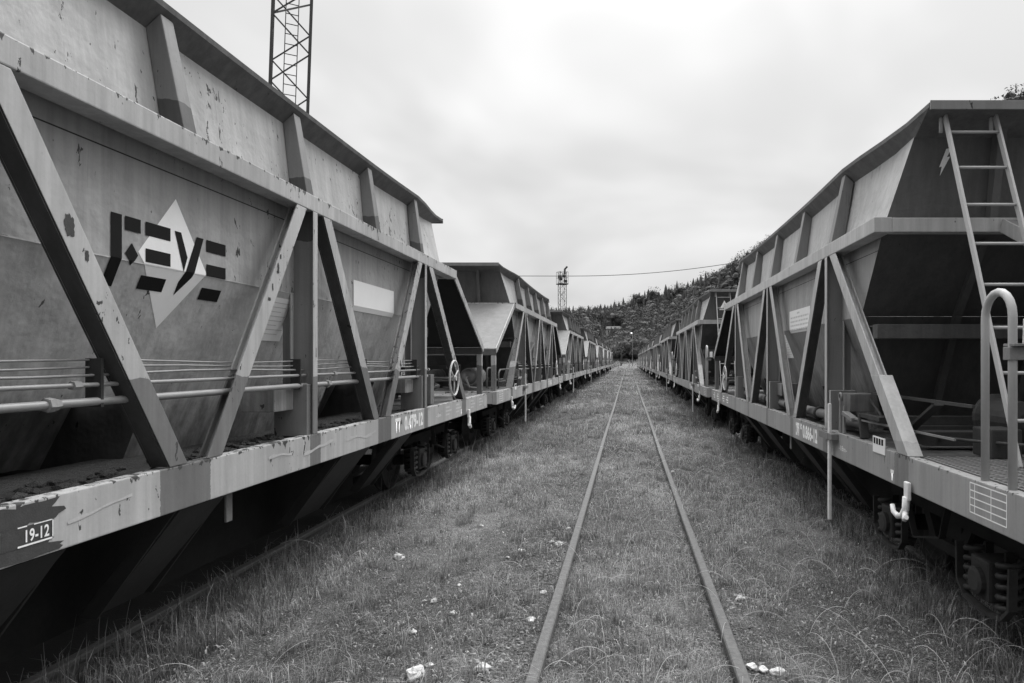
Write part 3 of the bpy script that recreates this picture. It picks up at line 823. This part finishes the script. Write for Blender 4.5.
# thin blades let some light through
tr = n.t.nodes.new('ShaderNodeBsdfTranslucent'); mx = n.t.nodes.new('ShaderNodeMixShader'); mx.inputs[0].default_value = .35
cc = n.t.nodes.new('ShaderNodeCombineColor')
for i in range(3): n.L(at.outputs['Fac'], cc.inputs[i])
n.L(cc.outputs[0], tr.inputs[0]); n.L(n.b.outputs[0], mx.inputs[1]); n.L(tr.outputs[0], mx.inputs[2]); n.L(mx.outputs[0], n.out.inputs[0])

def patch(x, y):      # large scale light / dark
    return .5 + .5*np.clip(hnoise(x*.9+3, y*.45+1)*1.2, -1, 1)
def gravelly(x, y):
    g = hnoise(x*1.15+9, y*.55+2) + .55*np.exp(-((x+1.7)/.6)**2 - ((y-4.0)/1.0)**2) + .5*np.exp(-((x-1.75)/.6)**2 - ((y-4.1)/1.0)**2) + .4*np.exp(-((x-1.5)/.5)**2 - ((y-10)/2.5)**2)
    return np.clip((g - .25)*4, 0, 1)
def scatter(y0, y1, dens, x0=-3.15, x1=2.9):
    N = int((y1-y0)*(x1-x0)*dens)
    x = rng.uniform(x0, x1, N); y = rng.uniform(y0, y1, N)
    bare = ((hnoise(x*1.7+5, y*1.3) > .35) & (rng.random(N) < .65))
    strip = (x > -.95) & (x < -.53) & (rng.random(N) < .55)
    strip2 = (x > .62) & (x < .8) & (rng.random(N) < .45)
    rail = (np.abs(x+.4845) < .031) | (np.abs(x-.576) < .031)
    edge = np.where((x < -2.75) | (x > 2.35), rng.random(N) < .35, False)
    worn = (gravelly(x, y) > .5) & (rng.random(N) < .6)
    k = ~(worn | bare | strip | strip2 | rail | edge)
    return x[k], y[k]
specs = [(2.6, 7.5, 4600, .045, .0028), (7.5, 15, 2300, .05, .0042), (15, 32, 800, .06, .008), (32, 70, 220, .075, .018), (70, 150, 60, .1, .04)]
xs, ys_, ls_, ws_ = [], [], [], []
for y0, y1, dn, l0, w0 in specs:
    x, y = scatter(y0, y1, dn)
    tall = .6 + .9*patch(x*1.6, y*1.5)**1.5 + .35*((x < -2.1) | (x > 1.75)) + .15*(np.abs(x) < .45)
    xs.append(x); ys_.append(y); ls_.append(l0*tall*(1-.5*gravelly(x, y))*np.exp(rng.normal(0, .42, len(x)))); ws_.append(w0*np.exp(rng.normal(0, .3, len(x))))
x = np.concatenate(xs); y = np.concatenate(ys_); l = np.concatenate(ls_); w = np.concatenate(ws_)
N = len(x)
sh = .31*(.35 + 1.15*patch(x, y)*(.6+.8*patch(x*3+4, y*3)))*np.exp(rng.normal(0, .5, N)); sh = np.where(rng.random(N) < .10, .7, sh); sh = np.clip(sh, .06, .85)
g = blade_mesh('grass', np.stack([x, y, ground_z(x, y)-.005], 1), rng.uniform(0, 2*np.pi, N), l, w, rng.uniform(.1, 1.3, N), sh, m_grass)
g['label'] = 'short mossy grass and weeds over the whole strip between the wagon rows'
# tufts: clumps of longer blades
T = 1500; tx = rng.uniform(-3.0, 2.6, T); ty = 3 + 40*rng.random(T)**1.7
keep = (np.abs(tx+.48) > .1) & (np.abs(tx-.576) > .1); tx, ty = tx[keep], ty[keep]
cnt = rng.integers(14, 40, len(tx)); bx = np.repeat(tx, cnt); by = np.repeat(ty, cnt); N = len(bx)
bx = bx + rng.normal(0, .035, N); by = by + rng.normal(0, .035, N)
hgt = np.repeat(rng.uniform(.06, .17, len(tx)), cnt)*np.exp(rng.normal(0, .3, N))
ok = (np.abs(bx+.48) > .05) & (np.abs(bx-.576) > .05)
bx, by, hgt = bx[ok], by[ok], hgt[ok]; N = len(bx)
g = blade_mesh('grass_tufts', np.stack([bx, by, ground_z(bx, by)-.005], 1), rng.uniform(0, 2*np.pi, N), hgt, rng.uniform(.002, .004, N)*(1+by/12), rng.uniform(.2, 1.2, N), np.clip(.30*np.exp(rng.normal(0, .35, N)), .08, .8), m_grass)
g['label'] = 'longer grass tufts scattered along and between the rails'
# longer weeds hugging the wagon rows
T = 700; sd = rng.random(T) < .55; tx = np.where(sd, rng.uniform(-2.84, -2.3, T), rng.uniform(1.8, 2.42, T)); ty = 3.2 + 30*rng.random(T)**1.5
cnt = rng.integers(10, 30, T); bx = np.repeat(tx, cnt) ; by = np.repeat(ty, cnt); N = len(bx); bx = bx + rng.normal(0, .05, N); by = by + rng.normal(0, .05, N)
hgt = np.repeat(rng.uniform(.08, .24, T), cnt)*np.exp(rng.normal(0, .3, N))
g = blade_mesh('side_weeds', np.stack([bx, by, ground_z(bx, by)-.005], 1), rng.uniform(0, 2*np.pi, N), hgt, rng.uniform(.002, .0045, N)*(1+by/12), rng.uniform(.1, .8, N), np.clip(.2*np.exp(rng.normal(0, .45, N)), .05, .6), m_grass)
g['label'] = 'taller rough weeds hugging the foot of both wagon rows'
# dry arching stalks
def stalks(name, N, lo, hi, xr, yr, r0, shade, mat, arch=(.6, 1.25), label=''):
    mb_v = []; mb_f = []
    X0 = rng.uniform(*xr, N); Y0 = yr[0] + (yr[1]-yr[0])*rng.random(N)**1.6
    for i in range(N):
        a = rng.uniform(0, 2*math.pi); L = rng.uniform(lo, hi); ar = rng.uniform(*arch)
        p = np.array([X0[i], Y0[i], float(ground_z(np.array(X0[i]), np.array(Y0[i])))]); dv = np.array([math.cos(a), math.sin(a), 0]); r = r0*(1 + Y0[i]/9)
        K = 9; th = rng.uniform(.0, .5); bend = rng.normal(0, .12); pts = []
        for k in range(K+1):
            pts.append(p.copy()); st = L/K
            th += ar*2.2/K; da = np.array([-dv[1], dv[0], 0])*bend
            p = p + st*(np.array([0, 0, 1])*math.cos(th) + (dv+da)*math.sin(th))
            p[2] = max(p[2], GZ + LVR*.9*min(max((p[0]-1.2)/1.6, 0), 1) + .035)
        b0 = len(mb_v)
        for k, q in enumerate(pts):
            rr = r*(1 - .6*k/K)
            sd = np.array([-dv[1], dv[0], 0])*rr; u = np.array([0, 0, 1])*rr
            mb_v += [q - sd - u*.6, q + sd - u*.6, q + u]
        for k in range(K):
            for j in range(3):
                mb_f.append((b0+k*3+j, b0+k*3+(j+1) % 3, b0+(k+1)*3+(j+1) % 3, b0+(k+1)*3+j))
    me = bpy.data.meshes.new(name); me.from_pydata([tuple(v) for v in mb_v], [], mb_f); me.materials.append(mat)
    o = bpy.data.objects.new(name, me); COL.objects.link(o); o['kind'] = 'stuff'; o['label'] = label; return o
m_dry = plain('dry_stalk', .5, .3, 10, .8, .05)
stalks('dry_grass_stalks', 240, .18, .5, (-.45, 2.3), (3.1, 14), .0013, .4, m_dry, label='dry arching grass stalks bent over between and right of the rails')
stalks('dry_grass_stalks', 110, .15, .4, (-2.8, 2.4), (3.3, 20), .0012, .4, m_dry, label='scattered thin dry stalks across the grass')
stalks('upright_weeds', 160, .15, .42, (-2.95, -2.2), (3.2, 25), .0013, .2, plain('weed_stalk', .25, .4, 10, .8, .05), arch=(.0, .35), label='upright weeds along the left row of wagons')
stalks('upright_weeds', 130, .12, .34, (1.7, 2.6), (3.6, 25), .0013, .2, bpy.data.materials['weed_stalk'], arch=(.0, .45), label='upright weeds along the right row of wagons')
# small leafy weeds: flat leaflets
N = 26000; lx = rng.uniform(-3.0, 2.7, N); ly = 2.8 + 11*rng.random(N)**1.3
k = (np.abs(lx+.48) > .06) & (np.abs(lx-.576) > .06) & (hnoise(lx*2.3, ly*2) > -.15); lx, ly = lx[k], ly[k]; N = len(lx)
g = blade_mesh('weed_leaves', np.stack([lx, ly, ground_z(lx, ly)+rng.uniform(.0, .05, N)], 1), rng.uniform(0, 6.28, N), rng.uniform(.012, .03, N), rng.uniform(.006, .013, N), rng.uniform(.9, 1.6, N), np.clip(.30*np.exp(rng.normal(0, .4, N)), .08, .8), m_grass)
g['label'] = 'small clover-like weed leaves close to the ground'
# gravel
mb = MB()
src = bmesh.new(); bmesh.ops.create_icosphere(src, subdivisions=1, radius=1)
tv = np.array([v.co[:] for v in src.verts]); tf = np.array([[v.index for v in f.verts] for f in src.faces]); src.free(); mb.bm.free()
N = 6500; gx = np.where(rng.random(N) < .5, rng.normal(-.72, .13, N), rng.uniform(-3, 2.7, N)); gx = np.where(rng.random(N) < .15, rng.normal(.75, .08, N), gx)
gy = 3 + 16*rng.random(N)**1.5; rr = rng.uniform(.004, .013, N)
rot = rng.normal(1, .25, (N, len(tv), 3)); V = tv[None]*rot*rr[:, None, None]*np.array([1.2, 1, .7]) + np.stack([gx, gy, ground_z(gx, gy)+.002], 1)[:, None]
F = (tf[None] + (np.arange(N)*len(tv))[:, None, None]).reshape(-1, 3)
me = bpy.data.meshes.new('gravel'); me.from_pydata(V.reshape(-1, 3).tolist(), [], F.tolist())
n = NT('gravel_grey'); me.materials.append(n.finish(n.mix(n.ramp(n.noise(n.obj(), 14, 2), .35, .7), .06, .32), .9))
o = bpy.data.objects.new('gravel', me); COL.objects.link(o); o['kind'] = 'stuff'; o['label'] = 'fine grey gravel showing beside the rails'

# pale stones, placed one by one on the ground
def stone(px, py, r, lab):
    Zd = None
    bm = bmesh.new(); bmesh.ops.create_icosphere(bm, subdivisions=3, radius=1)
    sd = random.uniform(0, 50)
    from mathutils import noise as mn
    for v in bm.verts:
        k = 1 + .55*mn.noise(v.co*1.1 + Vector((sd, 0, 0))) + .16*mn.noise(v.co*2.6 + Vector((0, sd, 0))) + .05*mn.noise(v.co*8)
        v.co = Vector((v.co.x*k*1.25, v.co.y*k, v.co.z*k*.72))*r
    me = bpy.data.meshes.new('stone'); bm.to_mesh(me); bm.free(); me.materials.append(M['stone'])
    o = bpy.data.objects.new('stone', me); COL.objects.link(o)
    o.location = (px, py, float(ground_z(np.array(px), np.array(py))) + r*.5); o.rotation_euler = (0, 0, random.uniform(0, 6.28))
    tag(o, lab, 'stone', 'pale stones lying in the grass')
def g2(ix, iy, lv=-.07):   # table of stone spots, measured on the ground
    Yd = 683*(1.59-lv)/(iy-360.5); return ((ix-628)*Yd/683, Yd)
STONES = [(415, 677, .036, 'big pale stone nearest the camera in the grass left of the rails'),
 (482, 671, .028, 'flat white stone at the bottom, just left of the left rail'),
 (429, 667, .015, 'small round stone just above the biggest pale stone'),
 (531, 622, .022, 'whitish stone touching the outside of the left rail near the camera'),
 (543, 594, .017, 'little pale stone beside the left rail beyond the whitish one'),
 (399, 559, .034, 'lone pale stone in the open grass toward the left wagons'),
 (413, 634, .020, 'dull stone half sunk in grass left of the rail'),
 (453, 615, .018, 'grey stone in the grass, middle one of a loose trio'),
 (434, 603, .018, 'faint grey stone with a smaller one at its left'),
 (424, 602, .011, 'tiny pale stone left of the faint grey one'),
 (459, 586, .013, 'tiny white stone alone in mid grass left of the rail'),
 (521, 552, .024, 'greyish stone in the bare gravel strip left of the rail'),
 (508, 558, .014, 'small stone left of the greyish stone in the gravel strip'),
 (559, 546, .026, 'bright white stone pressed against the left rail farther on'),
 (552, 543, .017, 'pale pebble paired with the bright stone at the left rail'),
 (568, 530, .018, 'farthest small pale stone along the left rail'),
 (481, 527, .016, 'small pale stone far off in the grass left of the rail'),
 (740, 600, .022, 'white stone in the grass right of the right rail'),
 (752, 671, .022, 'pale stone nearest the right rail at the bottom edge'),
 (763, 674, .020, 'middle pale stone of the three beside the right rail'),
 (779, 677, .027, 'largest of the three pale stones beside the right rail'),
 (673, 473, .022, 'distant whitish stone right beside the right rail')]
for ix, iy, r, lab in STONES:
    px, py = g2(ix, iy); stone(px, py, r*1.15, lab)

# ------------------------------------------------------------------ lattice floodlight masts
def mast(loc, h, label, lean=0.0, top=True):
    R = thing('floodlight_mast', label, 'mast', loc, 'lattice floodlight masts'); a = .5; R.rotation_euler = (0, lean, math.radians(26.6))
    cs = [(-a, -a), (a, -a), (a, a), (-a, a)]
    for cx_, cy_ in cs:
        MB().bar((cx_, cy_, -.1), (cx_, cy_, h), .07, .07).build('leg', M['mast'], R)
    mb = MB(); nz = int(h/.95); dz = h/nz
    for k in range(nz):
        z0 = k*dz
        for i in range(4):
            p, q = cs[i], cs[(i+1) % 4]
            if k % 2: p, q = q, p
            mb.bar((p[0], p[1], z0), (q[0], q[1], z0+dz), .035, .035)
        if k % 4 == 0:
            mb.bar((cs[0][0], cs[0][1], z0), (cs[2][0], cs[2][1], z0+dz), .05, .05)
    mb.build('bracing', M['mast'], R)
    mb = MB()
    for x_ in (-.17, .17): mb.bar((x_, .38, 0), (x_, .38, h), .025, .025)
    for k in range(int(h/.3)): mb.bar((-.17, .38, .3*k+.2), (.17, .38, .3*k+.2), .02, .02)
    mb.build('climbing_ladder', M['mast'], R)
    mb = MB().box(-.75, .75, -.75, .75, h-2.0, h-1.85)
    for cx_, cy_ in ((-.72, -.72), (.72, -.72), (.72, .72), (-.72, .72)): mb.bar((cx_, cy_, h-1.85), (cx_, cy_, h), .04, .04)
    for z_ in (h-.95, h-.02):
        for i in range(4):
            c4 = [(-.72, -.72), (.72, -.72), (.72, .72), (-.72, .72)]; p, q = c4[i], c4[(i+1) % 4]; mb.bar((p[0], p[1], z_), (q[0], q[1], z_), .035, .035)
    mb.build('platform', M['mast'], R)
    for dx, dy, dz_ in ((-.45, -.5, -1.2), (.3, -.6, -1.5), (.45, .4, -.6), (-.2, .5, -.7)):
        MB().box(dx-.27, dx+.27, dy-.13, dy+.13, h+dz_-.22, h+dz_+.22, .03).build('floodlight', M['mast'], R)
    mb = MB().bar((.5, .3, h-.3), (.55, .3, h+.55), .3, .22).bar((.55, .3, h+.5), (.95, .3, h+.95), .26, .3, up=(0, 1, 0), bev=.04)
    mb.build('raised_floodlight', M['mast'], R)
    return R
mast((-10.25, 20, 0), 20.0, 'close lattice mast rising out of the picture above the nearest left wagon', lean=math.radians(0))
mast((-10.4, 108, 0), 15.6, 'lattice floodlight mast standing against the sky beyond the left row')
mast((-8.6, 245, 0), 15.4, 'small far lattice mast standing against the wooded hill')
bpy.data.objects['floodlight_mast'].rotation_euler = (Matrix.Rotation(math.radians(2.0), 4, 'Y') @ Matrix.Rotation(math.radians(26.6), 4, 'Z')).to_euler()
# cable across the yard
pts = [(-48 + 2*k, 100, 1.59 + (360.5 - 276)*100/683 + .0016*((-48 + 2*k) + 8)**2*(2.2 if -48+2*k > -8 else .1)) for k in range(60)]
tag(MB().tube(pts, .045, 5).build('overhead_cable', M['mast']), 'thin overhead cable sagging across the sky between the rows', 'cable')
# lamp post at the end of the yard
R = thing('lamp_post', 'slim lamp post with one small lit lamp before the far trees', 'lamp post', (1.2, 180, 0))
MB().tube([(0, 0, 0), (0, 0, 8.4), (-.2, 0, 8.75)], [.11, .07, .05], 8).build('pole', plain('pale_pole', .3, .1, 2), R)
n = NT('lit_lamp'); m_l = n.finish(.9); n.b.inputs['Emission Color'].default_value = (1, 1, 1, 1); n.b.inputs['Emission Strength'].default_value = 2.0
MB().box(-.5, -.08, -.17, .17, 8.72, 8.95, .03).build('lamp_head', m_l, R)

# ------------------------------------------------------------------ hills and woods
ridge = [(-420, 520, 30), (-200, 560, 34), (-47, 560, 31), (-23, 560, 33), (3, 560, 29), (18, 560, 28), (36, 545, 28), (60, 500, 41), (71, 430, 51), (82, 380, 57), (97, 290, 63), (115, 200, 69), (150, 100, 72), (170, 0, 70)]
def terr(x, y):
    x = np.asarray(x, float); y = np.asarray(y, float); best = np.full(x.shape, -9.0)
    for (x0, y0, h0), (x1, y1, h1) in zip(ridge, ridge[1:]):
        dx, dy = x1-x0, y1-y0; t = np.clip(((x-x0)*dx + (y-y0)*dy)/(dx*dx+dy*dy), 0, 1)
        d = np.hypot(x-(x0+t*dx), y-(y0+t*dy)); H = h0 + t*(h1-h0)
        D = np.where(y0+t*dy > 470, 190, 88)
        k = np.clip(1-d/D, 0, 1); k = k*k*(3-2*k)
        best = np.maximum(best, H*k)
    return best + 1.2*hnoise(x*.03, y*.03)*np.clip(best/8, 0, 1) - .6
gx = np.linspace(-450, 260, 143); gy = np.linspace(-60, 720, 157); X, Y = np.meshgrid(gx, gy); Z = terr(X, Y)
me = bpy.data.meshes.new('hills'); w_ = len(gx)
me.from_pydata(np.stack([X, Y, Z], -1).reshape(-1, 3).tolist(), [], [(j*w_+i, j*w_+i+1, (j+1)*w_+i+1, (j+1)*w_+i) for j in range(len(gy)-1) for i in range(w_-1)])
me.materials.append(plain('forest_floor', .07, .4, .1, .95)); o = bpy.data.objects.new('hills', me); COL.objects.link(o); o['kind'] = 'structure'

def tree_cloud(rs, conifer, nq):
    """leaf clump triangles for one tree of height 1"""
    out = []
    if conifer:
        for i in range(nq):
            t = rs.random()**.8; r = .19*(1-t)+.015; a = rs.uniform(0, 6.28); rad = r*(.55+.5*rs.random()); c = np.array([math.cos(a)*rad, math.sin(a)*rad, .1+.9*t]); s_ = .022*(1.25-t)
            q = c + rs.normal(0, s_, (3, 3))*np.array([1, 1, .8]); out.append(q)
    else:
        lobes = [(rs.normal(0, .13), rs.normal(0, .13), rs.uniform(.42, .82), rs.uniform(.14, .24)) for _ in range(9)]
        for i in range(nq):
            l_ = lobes[rs.integers(9)]; d = rs.normal(0, 1, 3); d /= np.linalg.norm(d); c = np.array(l_[:3]) + d*l_[3]*rs.uniform(.7, 1.12)
            out.append(c + rs.normal(0, .019, (3, 3)))
    return np.array(out)
_ic = bmesh.new(); bmesh.ops.create_icosphere(_ic, subdivisions=1, radius=1); ICV = np.array([v.co[:] for v in _ic.verts]); ICF = np.array([[v.index for v in f.verts] for f in _ic.faces]); _ic.free()
def cored(rs, q, conifer):
    outs = [q]
    if conifer:
        v = ICV * np.array([.15, .15, .5]); v[:, :2] *= (1.1 - (v[:, 2:3]+.5)*1.0)*1.15; v = v + np.array([0, 0, .52])
        v *= rs.normal(1, .06, (len(v), 1)) ; outs.append(v[ICF])
    else:
        for k in range(7):
            a = rs.uniform(0, 6.28); c = np.array([math.cos(a)*.13, math.sin(a)*.13, rs.uniform(.42, .78)]) if k else np.array([0, 0, .62])
            v = ICV * rs.uniform(.10, .17) * rs.normal(1, .12, (len(ICV), 1)) + c; outs.append(v[ICF])
    return np.concatenate(outs)
def forest(name, pts, hs, protos, mat, kind='stuff'):
    V = []; SH = []
    for i, (p, h) in enumerate(zip(pts, hs)):
        t = protos[rng.integers(len(protos))]; a = rng.uniform(0, 6.28); c, s_ = math.cos(a), math.sin(a)
        q = t.copy(); x_ = q[..., 0]*c - q[..., 1]*s_; y_ = q[..., 0]*s_ + q[..., 1]*c; wd = rng.uniform(.85, 1.25)
        V.append((np.stack([x_*wd, y_*wd, q[..., 2]], -1)*h + p).reshape(-1, 3)); k = len(q)
        SH.append(np.repeat(rng.uniform(.75, 1.25)*np.exp(rng.normal(0, .18, k))*(.75 + .35*q[..., 2].mean(1)), 3))  # lighter towards the crown top: light from above put into the leaf colour
    V = np.concatenate(V); SH = np.concatenate(SH); n_ = len(V)//3
    me = bpy.data.meshes.new(name); me.vertices.add(len(V)); me.vertices.foreach_set('co', V.reshape(-1).astype(np.float32))
    me.loops.add(len(V)); me.loops.foreach_set('vertex_index', np.arange(len(V), dtype=np.int32))
    me.polygons.add(n_); me.polygons.foreach_set('loop_start', (np.arange(n_)*3).astype(np.int32)); me.update(calc_edges=True)
    at = me.attributes.new('shade', 'FLOAT', 'POINT'); at.data.foreach_set('value', SH.astype(np.float32)); me.materials.append(mat)
    o = bpy.data.objects.new(name, me); COL.objects.link(o); return o
def leafmat(name, base):
    n = NT(name); at = n.t.nodes.new('ShaderNodeAttribute'); at.attribute_name = 'shade'
    v = n.math('MULTIPLY', at.outputs['Fac'], base); m_ = n.finish(v, .8, spec=.2); return m_
mf_d, mf_l, mf_r = leafmat('conifer_foliage', .085), leafmat('broadleaf_foliage', .085), leafmat('hillside_foliage', .065)  # slight haze put into the foliage base colours
con = [cored(rng, tree_cloud(rng, True, 240), True) for _ in range(5)]; bro = [cored(rng, tree_cloud(rng, False, 440), False) for _ in range(6)]
# cells over the hills seen from the yard
P = []; 
xx = rng.uniform(-200, 190, 30000); yy = rng.uniform(110, 585, 30000); zz = terr(xx, yy)
see = ~((np.abs(xx/yy + 9/425) < .022) & (yy > 385) & (yy < 440)) & (zz > .8) & ((xx+8)/yy > -.28) & (xx/yy < .78)
xx, yy, zz = xx[see], yy[see], zz[see]
far = (yy > 330) & (xx < 48)
frontx = far & (xx/yy > -.02) & (zz < 26)
idx = np.arange(len(xx)); rng.shuffle(idx)
def pick(mask, nmax): 
    k = idx[mask[idx]][:nmax]; return np.stack([xx[k], yy[k], zz[k]-.5], 1)
pc = pick(far & ~frontx, 1500); pl_ = pick(frontx, 650); pr = pick(~far, 2600)
o = forest('conifer_wood', pc, rng.uniform(9, 16, len(pc)), con + bro[:4], mf_d); o['kind'] = 'stuff'; o['label'] = 'dark conifer wood on the hill beyond the end of the yard'
o = forest('broadleaf_wood', pl_, rng.uniform(9, 14, len(pl_)), bro, mf_l); o['kind'] = 'stuff'; o['label'] = 'lighter broadleaf wood at the foot of the hill'
o = forest('hillside_wood', pr, rng.uniform(7, 13, len(pr)), bro + bro + con[:1], mf_r); o['kind'] = 'stuff'; o['label'] = 'mixed wood on the steep hillside behind the right row'
# single trees and bushes round the end of the yard
mf_b = leafmat('pale_leaf', .2)
def tree(x_, y_, h, lab, mat, nq=900, nm='tree', cat='tree', grp='trees at the end of the yard'):
    R = thing(nm, lab, cat, (x_, y_, 0), grp)
    hh = h
    mb = MB().tube([(0, 0, -.2), (.02*h, 0, .3*h), (0, .02*h, .7*h)], [.035*h, .022*h, .008*h], 8)
    for k in range(5):
        a = k*1.3; z0 = h*(.25+.08*k); mb.tube([(0, 0, z0), (math.cos(a)*.12*h, math.sin(a)*.12*h, z0+.13*h), (math.cos(a)*.2*h, math.sin(a)*.2*h, z0+.2*h)], [.014*h, .009*h, .004*h], 6)
    mb.build('trunk', M['bark'], R)
    q = tree_cloud(rng, False, nq)
    # finer leaves
    c = q.mean(1, keepdims=True); q = c + (q-c)*.5
    if nm == 'bush': q[..., 2] = (q[..., 2]-.2)*1.1; q[..., :2] *= 1.5
    cr = forest('crown', np.zeros((1, 3)), [h], [q], mat); cr.parent = R
for a in ((-9.5, 150, 11, 'pale leafy tree just left of the track end, tallest of the group', mf_b), (-14, 165, 12, 'rounded tree farther left behind the last left wagons', mf_l),
          (-5.0, 175, 8, 'low pale tree beside the far end of the track', mf_b), (8.5, 190, 11, 'broad tree right of the lit lamp post', mf_l), (14, 170, 13, 'tall tree behind the end of the right row', mf_l),
          (-19, 140, 12.5, 'dark rounded tree below the floodlight mast', mf_r), (4.5, 205, 9, 'tree directly behind the lit lamp post', mf_l), (-2.2, 215, 9.5, 'tree straight ahead behind the end of the track', mf_l)):
    tree(*a)
mf_bb = leafmat('pale_bush_leaf', .7)
for i, a in enumerate(((-3.6, 128, 1.7, 'pale bush at the left edge of the track end'), (-2.0, 140, 2.0, 'pale bush on the track line, left of the middle'), (.2, 150, 2.2, 'pale bush growing over the end of the track'),
          (1.9, 138, 1.6, 'low pale bush right of the track end'), (2.4, 155, 2.3, 'taller pale bush behind the low one at right'), (-5.5, 152, 2.4, 'bush beside the last left wagon'))):
    tree(a[0], a[1], a[2], a[3], mf_bb, 700, 'bush', 'bush', 'pale bushes closing off the track')
# pale house below the hill
HZ = float(terr(-9.0, 425))+1.0
R = thing('house', 'small pale house half hidden among trees below the hill', 'house', (-9.0, 425, HZ)); 
MB().box(-4.5, 4.5, -3, 3, -6, 3.2).build('wall', M['house'], R)
MB().hull8([(-5, -3.5, 3.2), (5, -3.5, 3.2), (5, 3.5, 3.2), (-5, 3.5, 3.2), (-5, -.1, 5.0), (5, -.1, 5.0), (5, .1, 5.0), (-5, .1, 5.0)]).build('roof', M['roof'], R)
for x_ in (-3, -1, 1, 3):
    MB().box(x_-.4, x_+.4, -3.03, -3.005, .9, 2.2).build('window', M['glass'], R)

# ------------------------------------------------------------------ sky and light
wd = bpy.data.worlds.new('World'); S.world = wd; wd.use_nodes = True; t = wd.node_tree; t.nodes.clear()
out = t.nodes.new('ShaderNodeOutputWorld'); bg = t.nodes.new('ShaderNodeBackground'); t.links.new(bg.outputs[0], out.inputs[0])
sky = t.nodes.new('ShaderNodeTexSky'); sky.sky_type = 'NISHITA'; sky.sun_disc = False
sky.sun_elevation = math.radians(48); sky.sun_rotation = math.radians(25); sky.air_density = 1; sky.dust_density = 5
bw = t.nodes.new('ShaderNodeRGBToBW'); t.links.new(sky.outputs[0], bw.inputs[0])
tc = t.nodes.new('ShaderNodeTexCoord'); sx = t.nodes.new('ShaderNodeSeparateXYZ'); t.links.new(tc.outputs['Generated'], sx.inputs[0])
def wm(op, a, b, c=0.0):
    n_ = t.nodes.new('ShaderNodeMath'); n_.operation = op
    for i, q in enumerate((a, b, c)):
        if isinstance(q, (int, float)): n_.inputs[i].default_value = q
        else: t.links.new(q, n_.inputs[i])
    return n_.outputs[0]
# cloud layer mapped on a flat ceiling
zc = wm('MAXIMUM', sx.outputs[2], .06); cmb = t.nodes.new('ShaderNodeCombineXYZ')
t.links.new(wm('DIVIDE', sx.outputs[0], wm('ADD', zc, .35)), cmb.inputs[0]); t.links.new(wm('DIVIDE', sx.outputs[1], wm('ADD', zc, .35)), cmb.inputs[1])
nz = t.nodes.new('ShaderNodeTexNoise'); t.links.new(cmb.outputs[0], nz.inputs['Vector']); nz.inputs['Scale'].default_value = 1.5; nz.inputs['Detail'].default_value = 3.5; nz.inputs['Roughness'].default_value = .5; nz.inputs['Distortion'].default_value = .3
mr = t.nodes.new('ShaderNodeMapRange'); mr.interpolation_type = 'SMOOTHSTEP'; t.links.new(nz.outputs['Fac'], mr.inputs[0]); mr.inputs[1].default_value = .36; mr.inputs[2].default_value = .66; mr.inputs[3].default_value = .88; mr.inputs[4].default_value = 1.17
gr = t.nodes.new('ShaderNodeMapRange'); gr.interpolation_type = 'SMOOTHSTEP'; t.links.new(sx.outputs[2], gr.inputs[0]); gr.inputs[1].default_value = .0; gr.inputs[2].default_value = .5; gr.inputs[3].default_value = 7.3; gr.inputs[4].default_value = 9.4
g2_ = t.nodes.new('ShaderNodeMapRange'); g2_.interpolation_type = 'SMOOTHSTEP'; t.links.new(sx.outputs[2], g2_.inputs[0]); g2_.inputs[1].default_value = .42; g2_.inputs[2].default_value = 1.0; g2_.inputs[3].default_value = 1.0; g2_.inputs[4].default_value = 5.0
g4_ = t.nodes.new('ShaderNodeMapRange'); g4_.interpolation_type = 'SMOOTHSTEP'; t.links.new(wm('ABSOLUTE', sx.outputs[0], 0), g4_.inputs[0]); g4_.inputs[1].default_value = .68; g4_.inputs[2].default_value = .95; g4_.inputs[3].default_value = 1.0; g4_.inputs[4].default_value = 2.0
g3_ = t.nodes.new('ShaderNodeMapRange'); g3_.interpolation_type = 'SMOOTHSTEP'; t.links.new(sx.outputs[1], g3_.inputs[0]); g3_.inputs[1].default_value = -.7; g3_.inputs[2].default_value = .45; g3_.inputs[3].default_value = .42; g3_.inputs[4].default_value = 1.0
cloud = wm('MULTIPLY', wm('MULTIPLY', mr.outputs[0], gr.outputs[0]), wm('MULTIPLY', wm('MULTIPLY', g2_.outputs[0], g3_.outputs[0]), g4_.outputs[0]))
fin = wm('ADD', wm('MULTIPLY', bw.outputs[0], .05), wm('MULTIPLY', cloud, .93))
cb = t.nodes.new('ShaderNodeCombineColor')
for i in range(3): t.links.new(fin, cb.inputs[i])
t.links.new(cb.outputs[0], bg.inputs[0]); bg.inputs[1].default_value = .1
sun = bpy.data.lights.new('sun', 'SUN'); sun.energy = 2.2; sun.angle = math.radians(25); sun.color = (1, 1, 1)
so = bpy.data.objects.new('sun', sun); COL.objects.link(so); so.rotation_euler = (math.radians(42), 0, math.radians(-25 + 180))

cam = bpy.data.cameras.new('camera'); co = bpy.data.objects.new('camera', cam); COL.objects.link(co); S.camera = co
co.location = (0, 0, 1.59); co.rotation_euler = (math.radians(90), 0, 0)
cam.sensor_width = 36; cam.lens = 24; cam.shift_x = (512-628)/1024; cam.shift_y = (360.5-341.5)/1024; cam.clip_end = 8000; cam.clip_start = .05
S.view_settings.view_transform = 'Standard'; S.view_settings.look = 'None'; S.view_settings.exposure = 0; S.view_settings.gamma = 1
S.render.resolution_x = 1024; S.render.resolution_y = 683
S.cycles.max_bounces = 6
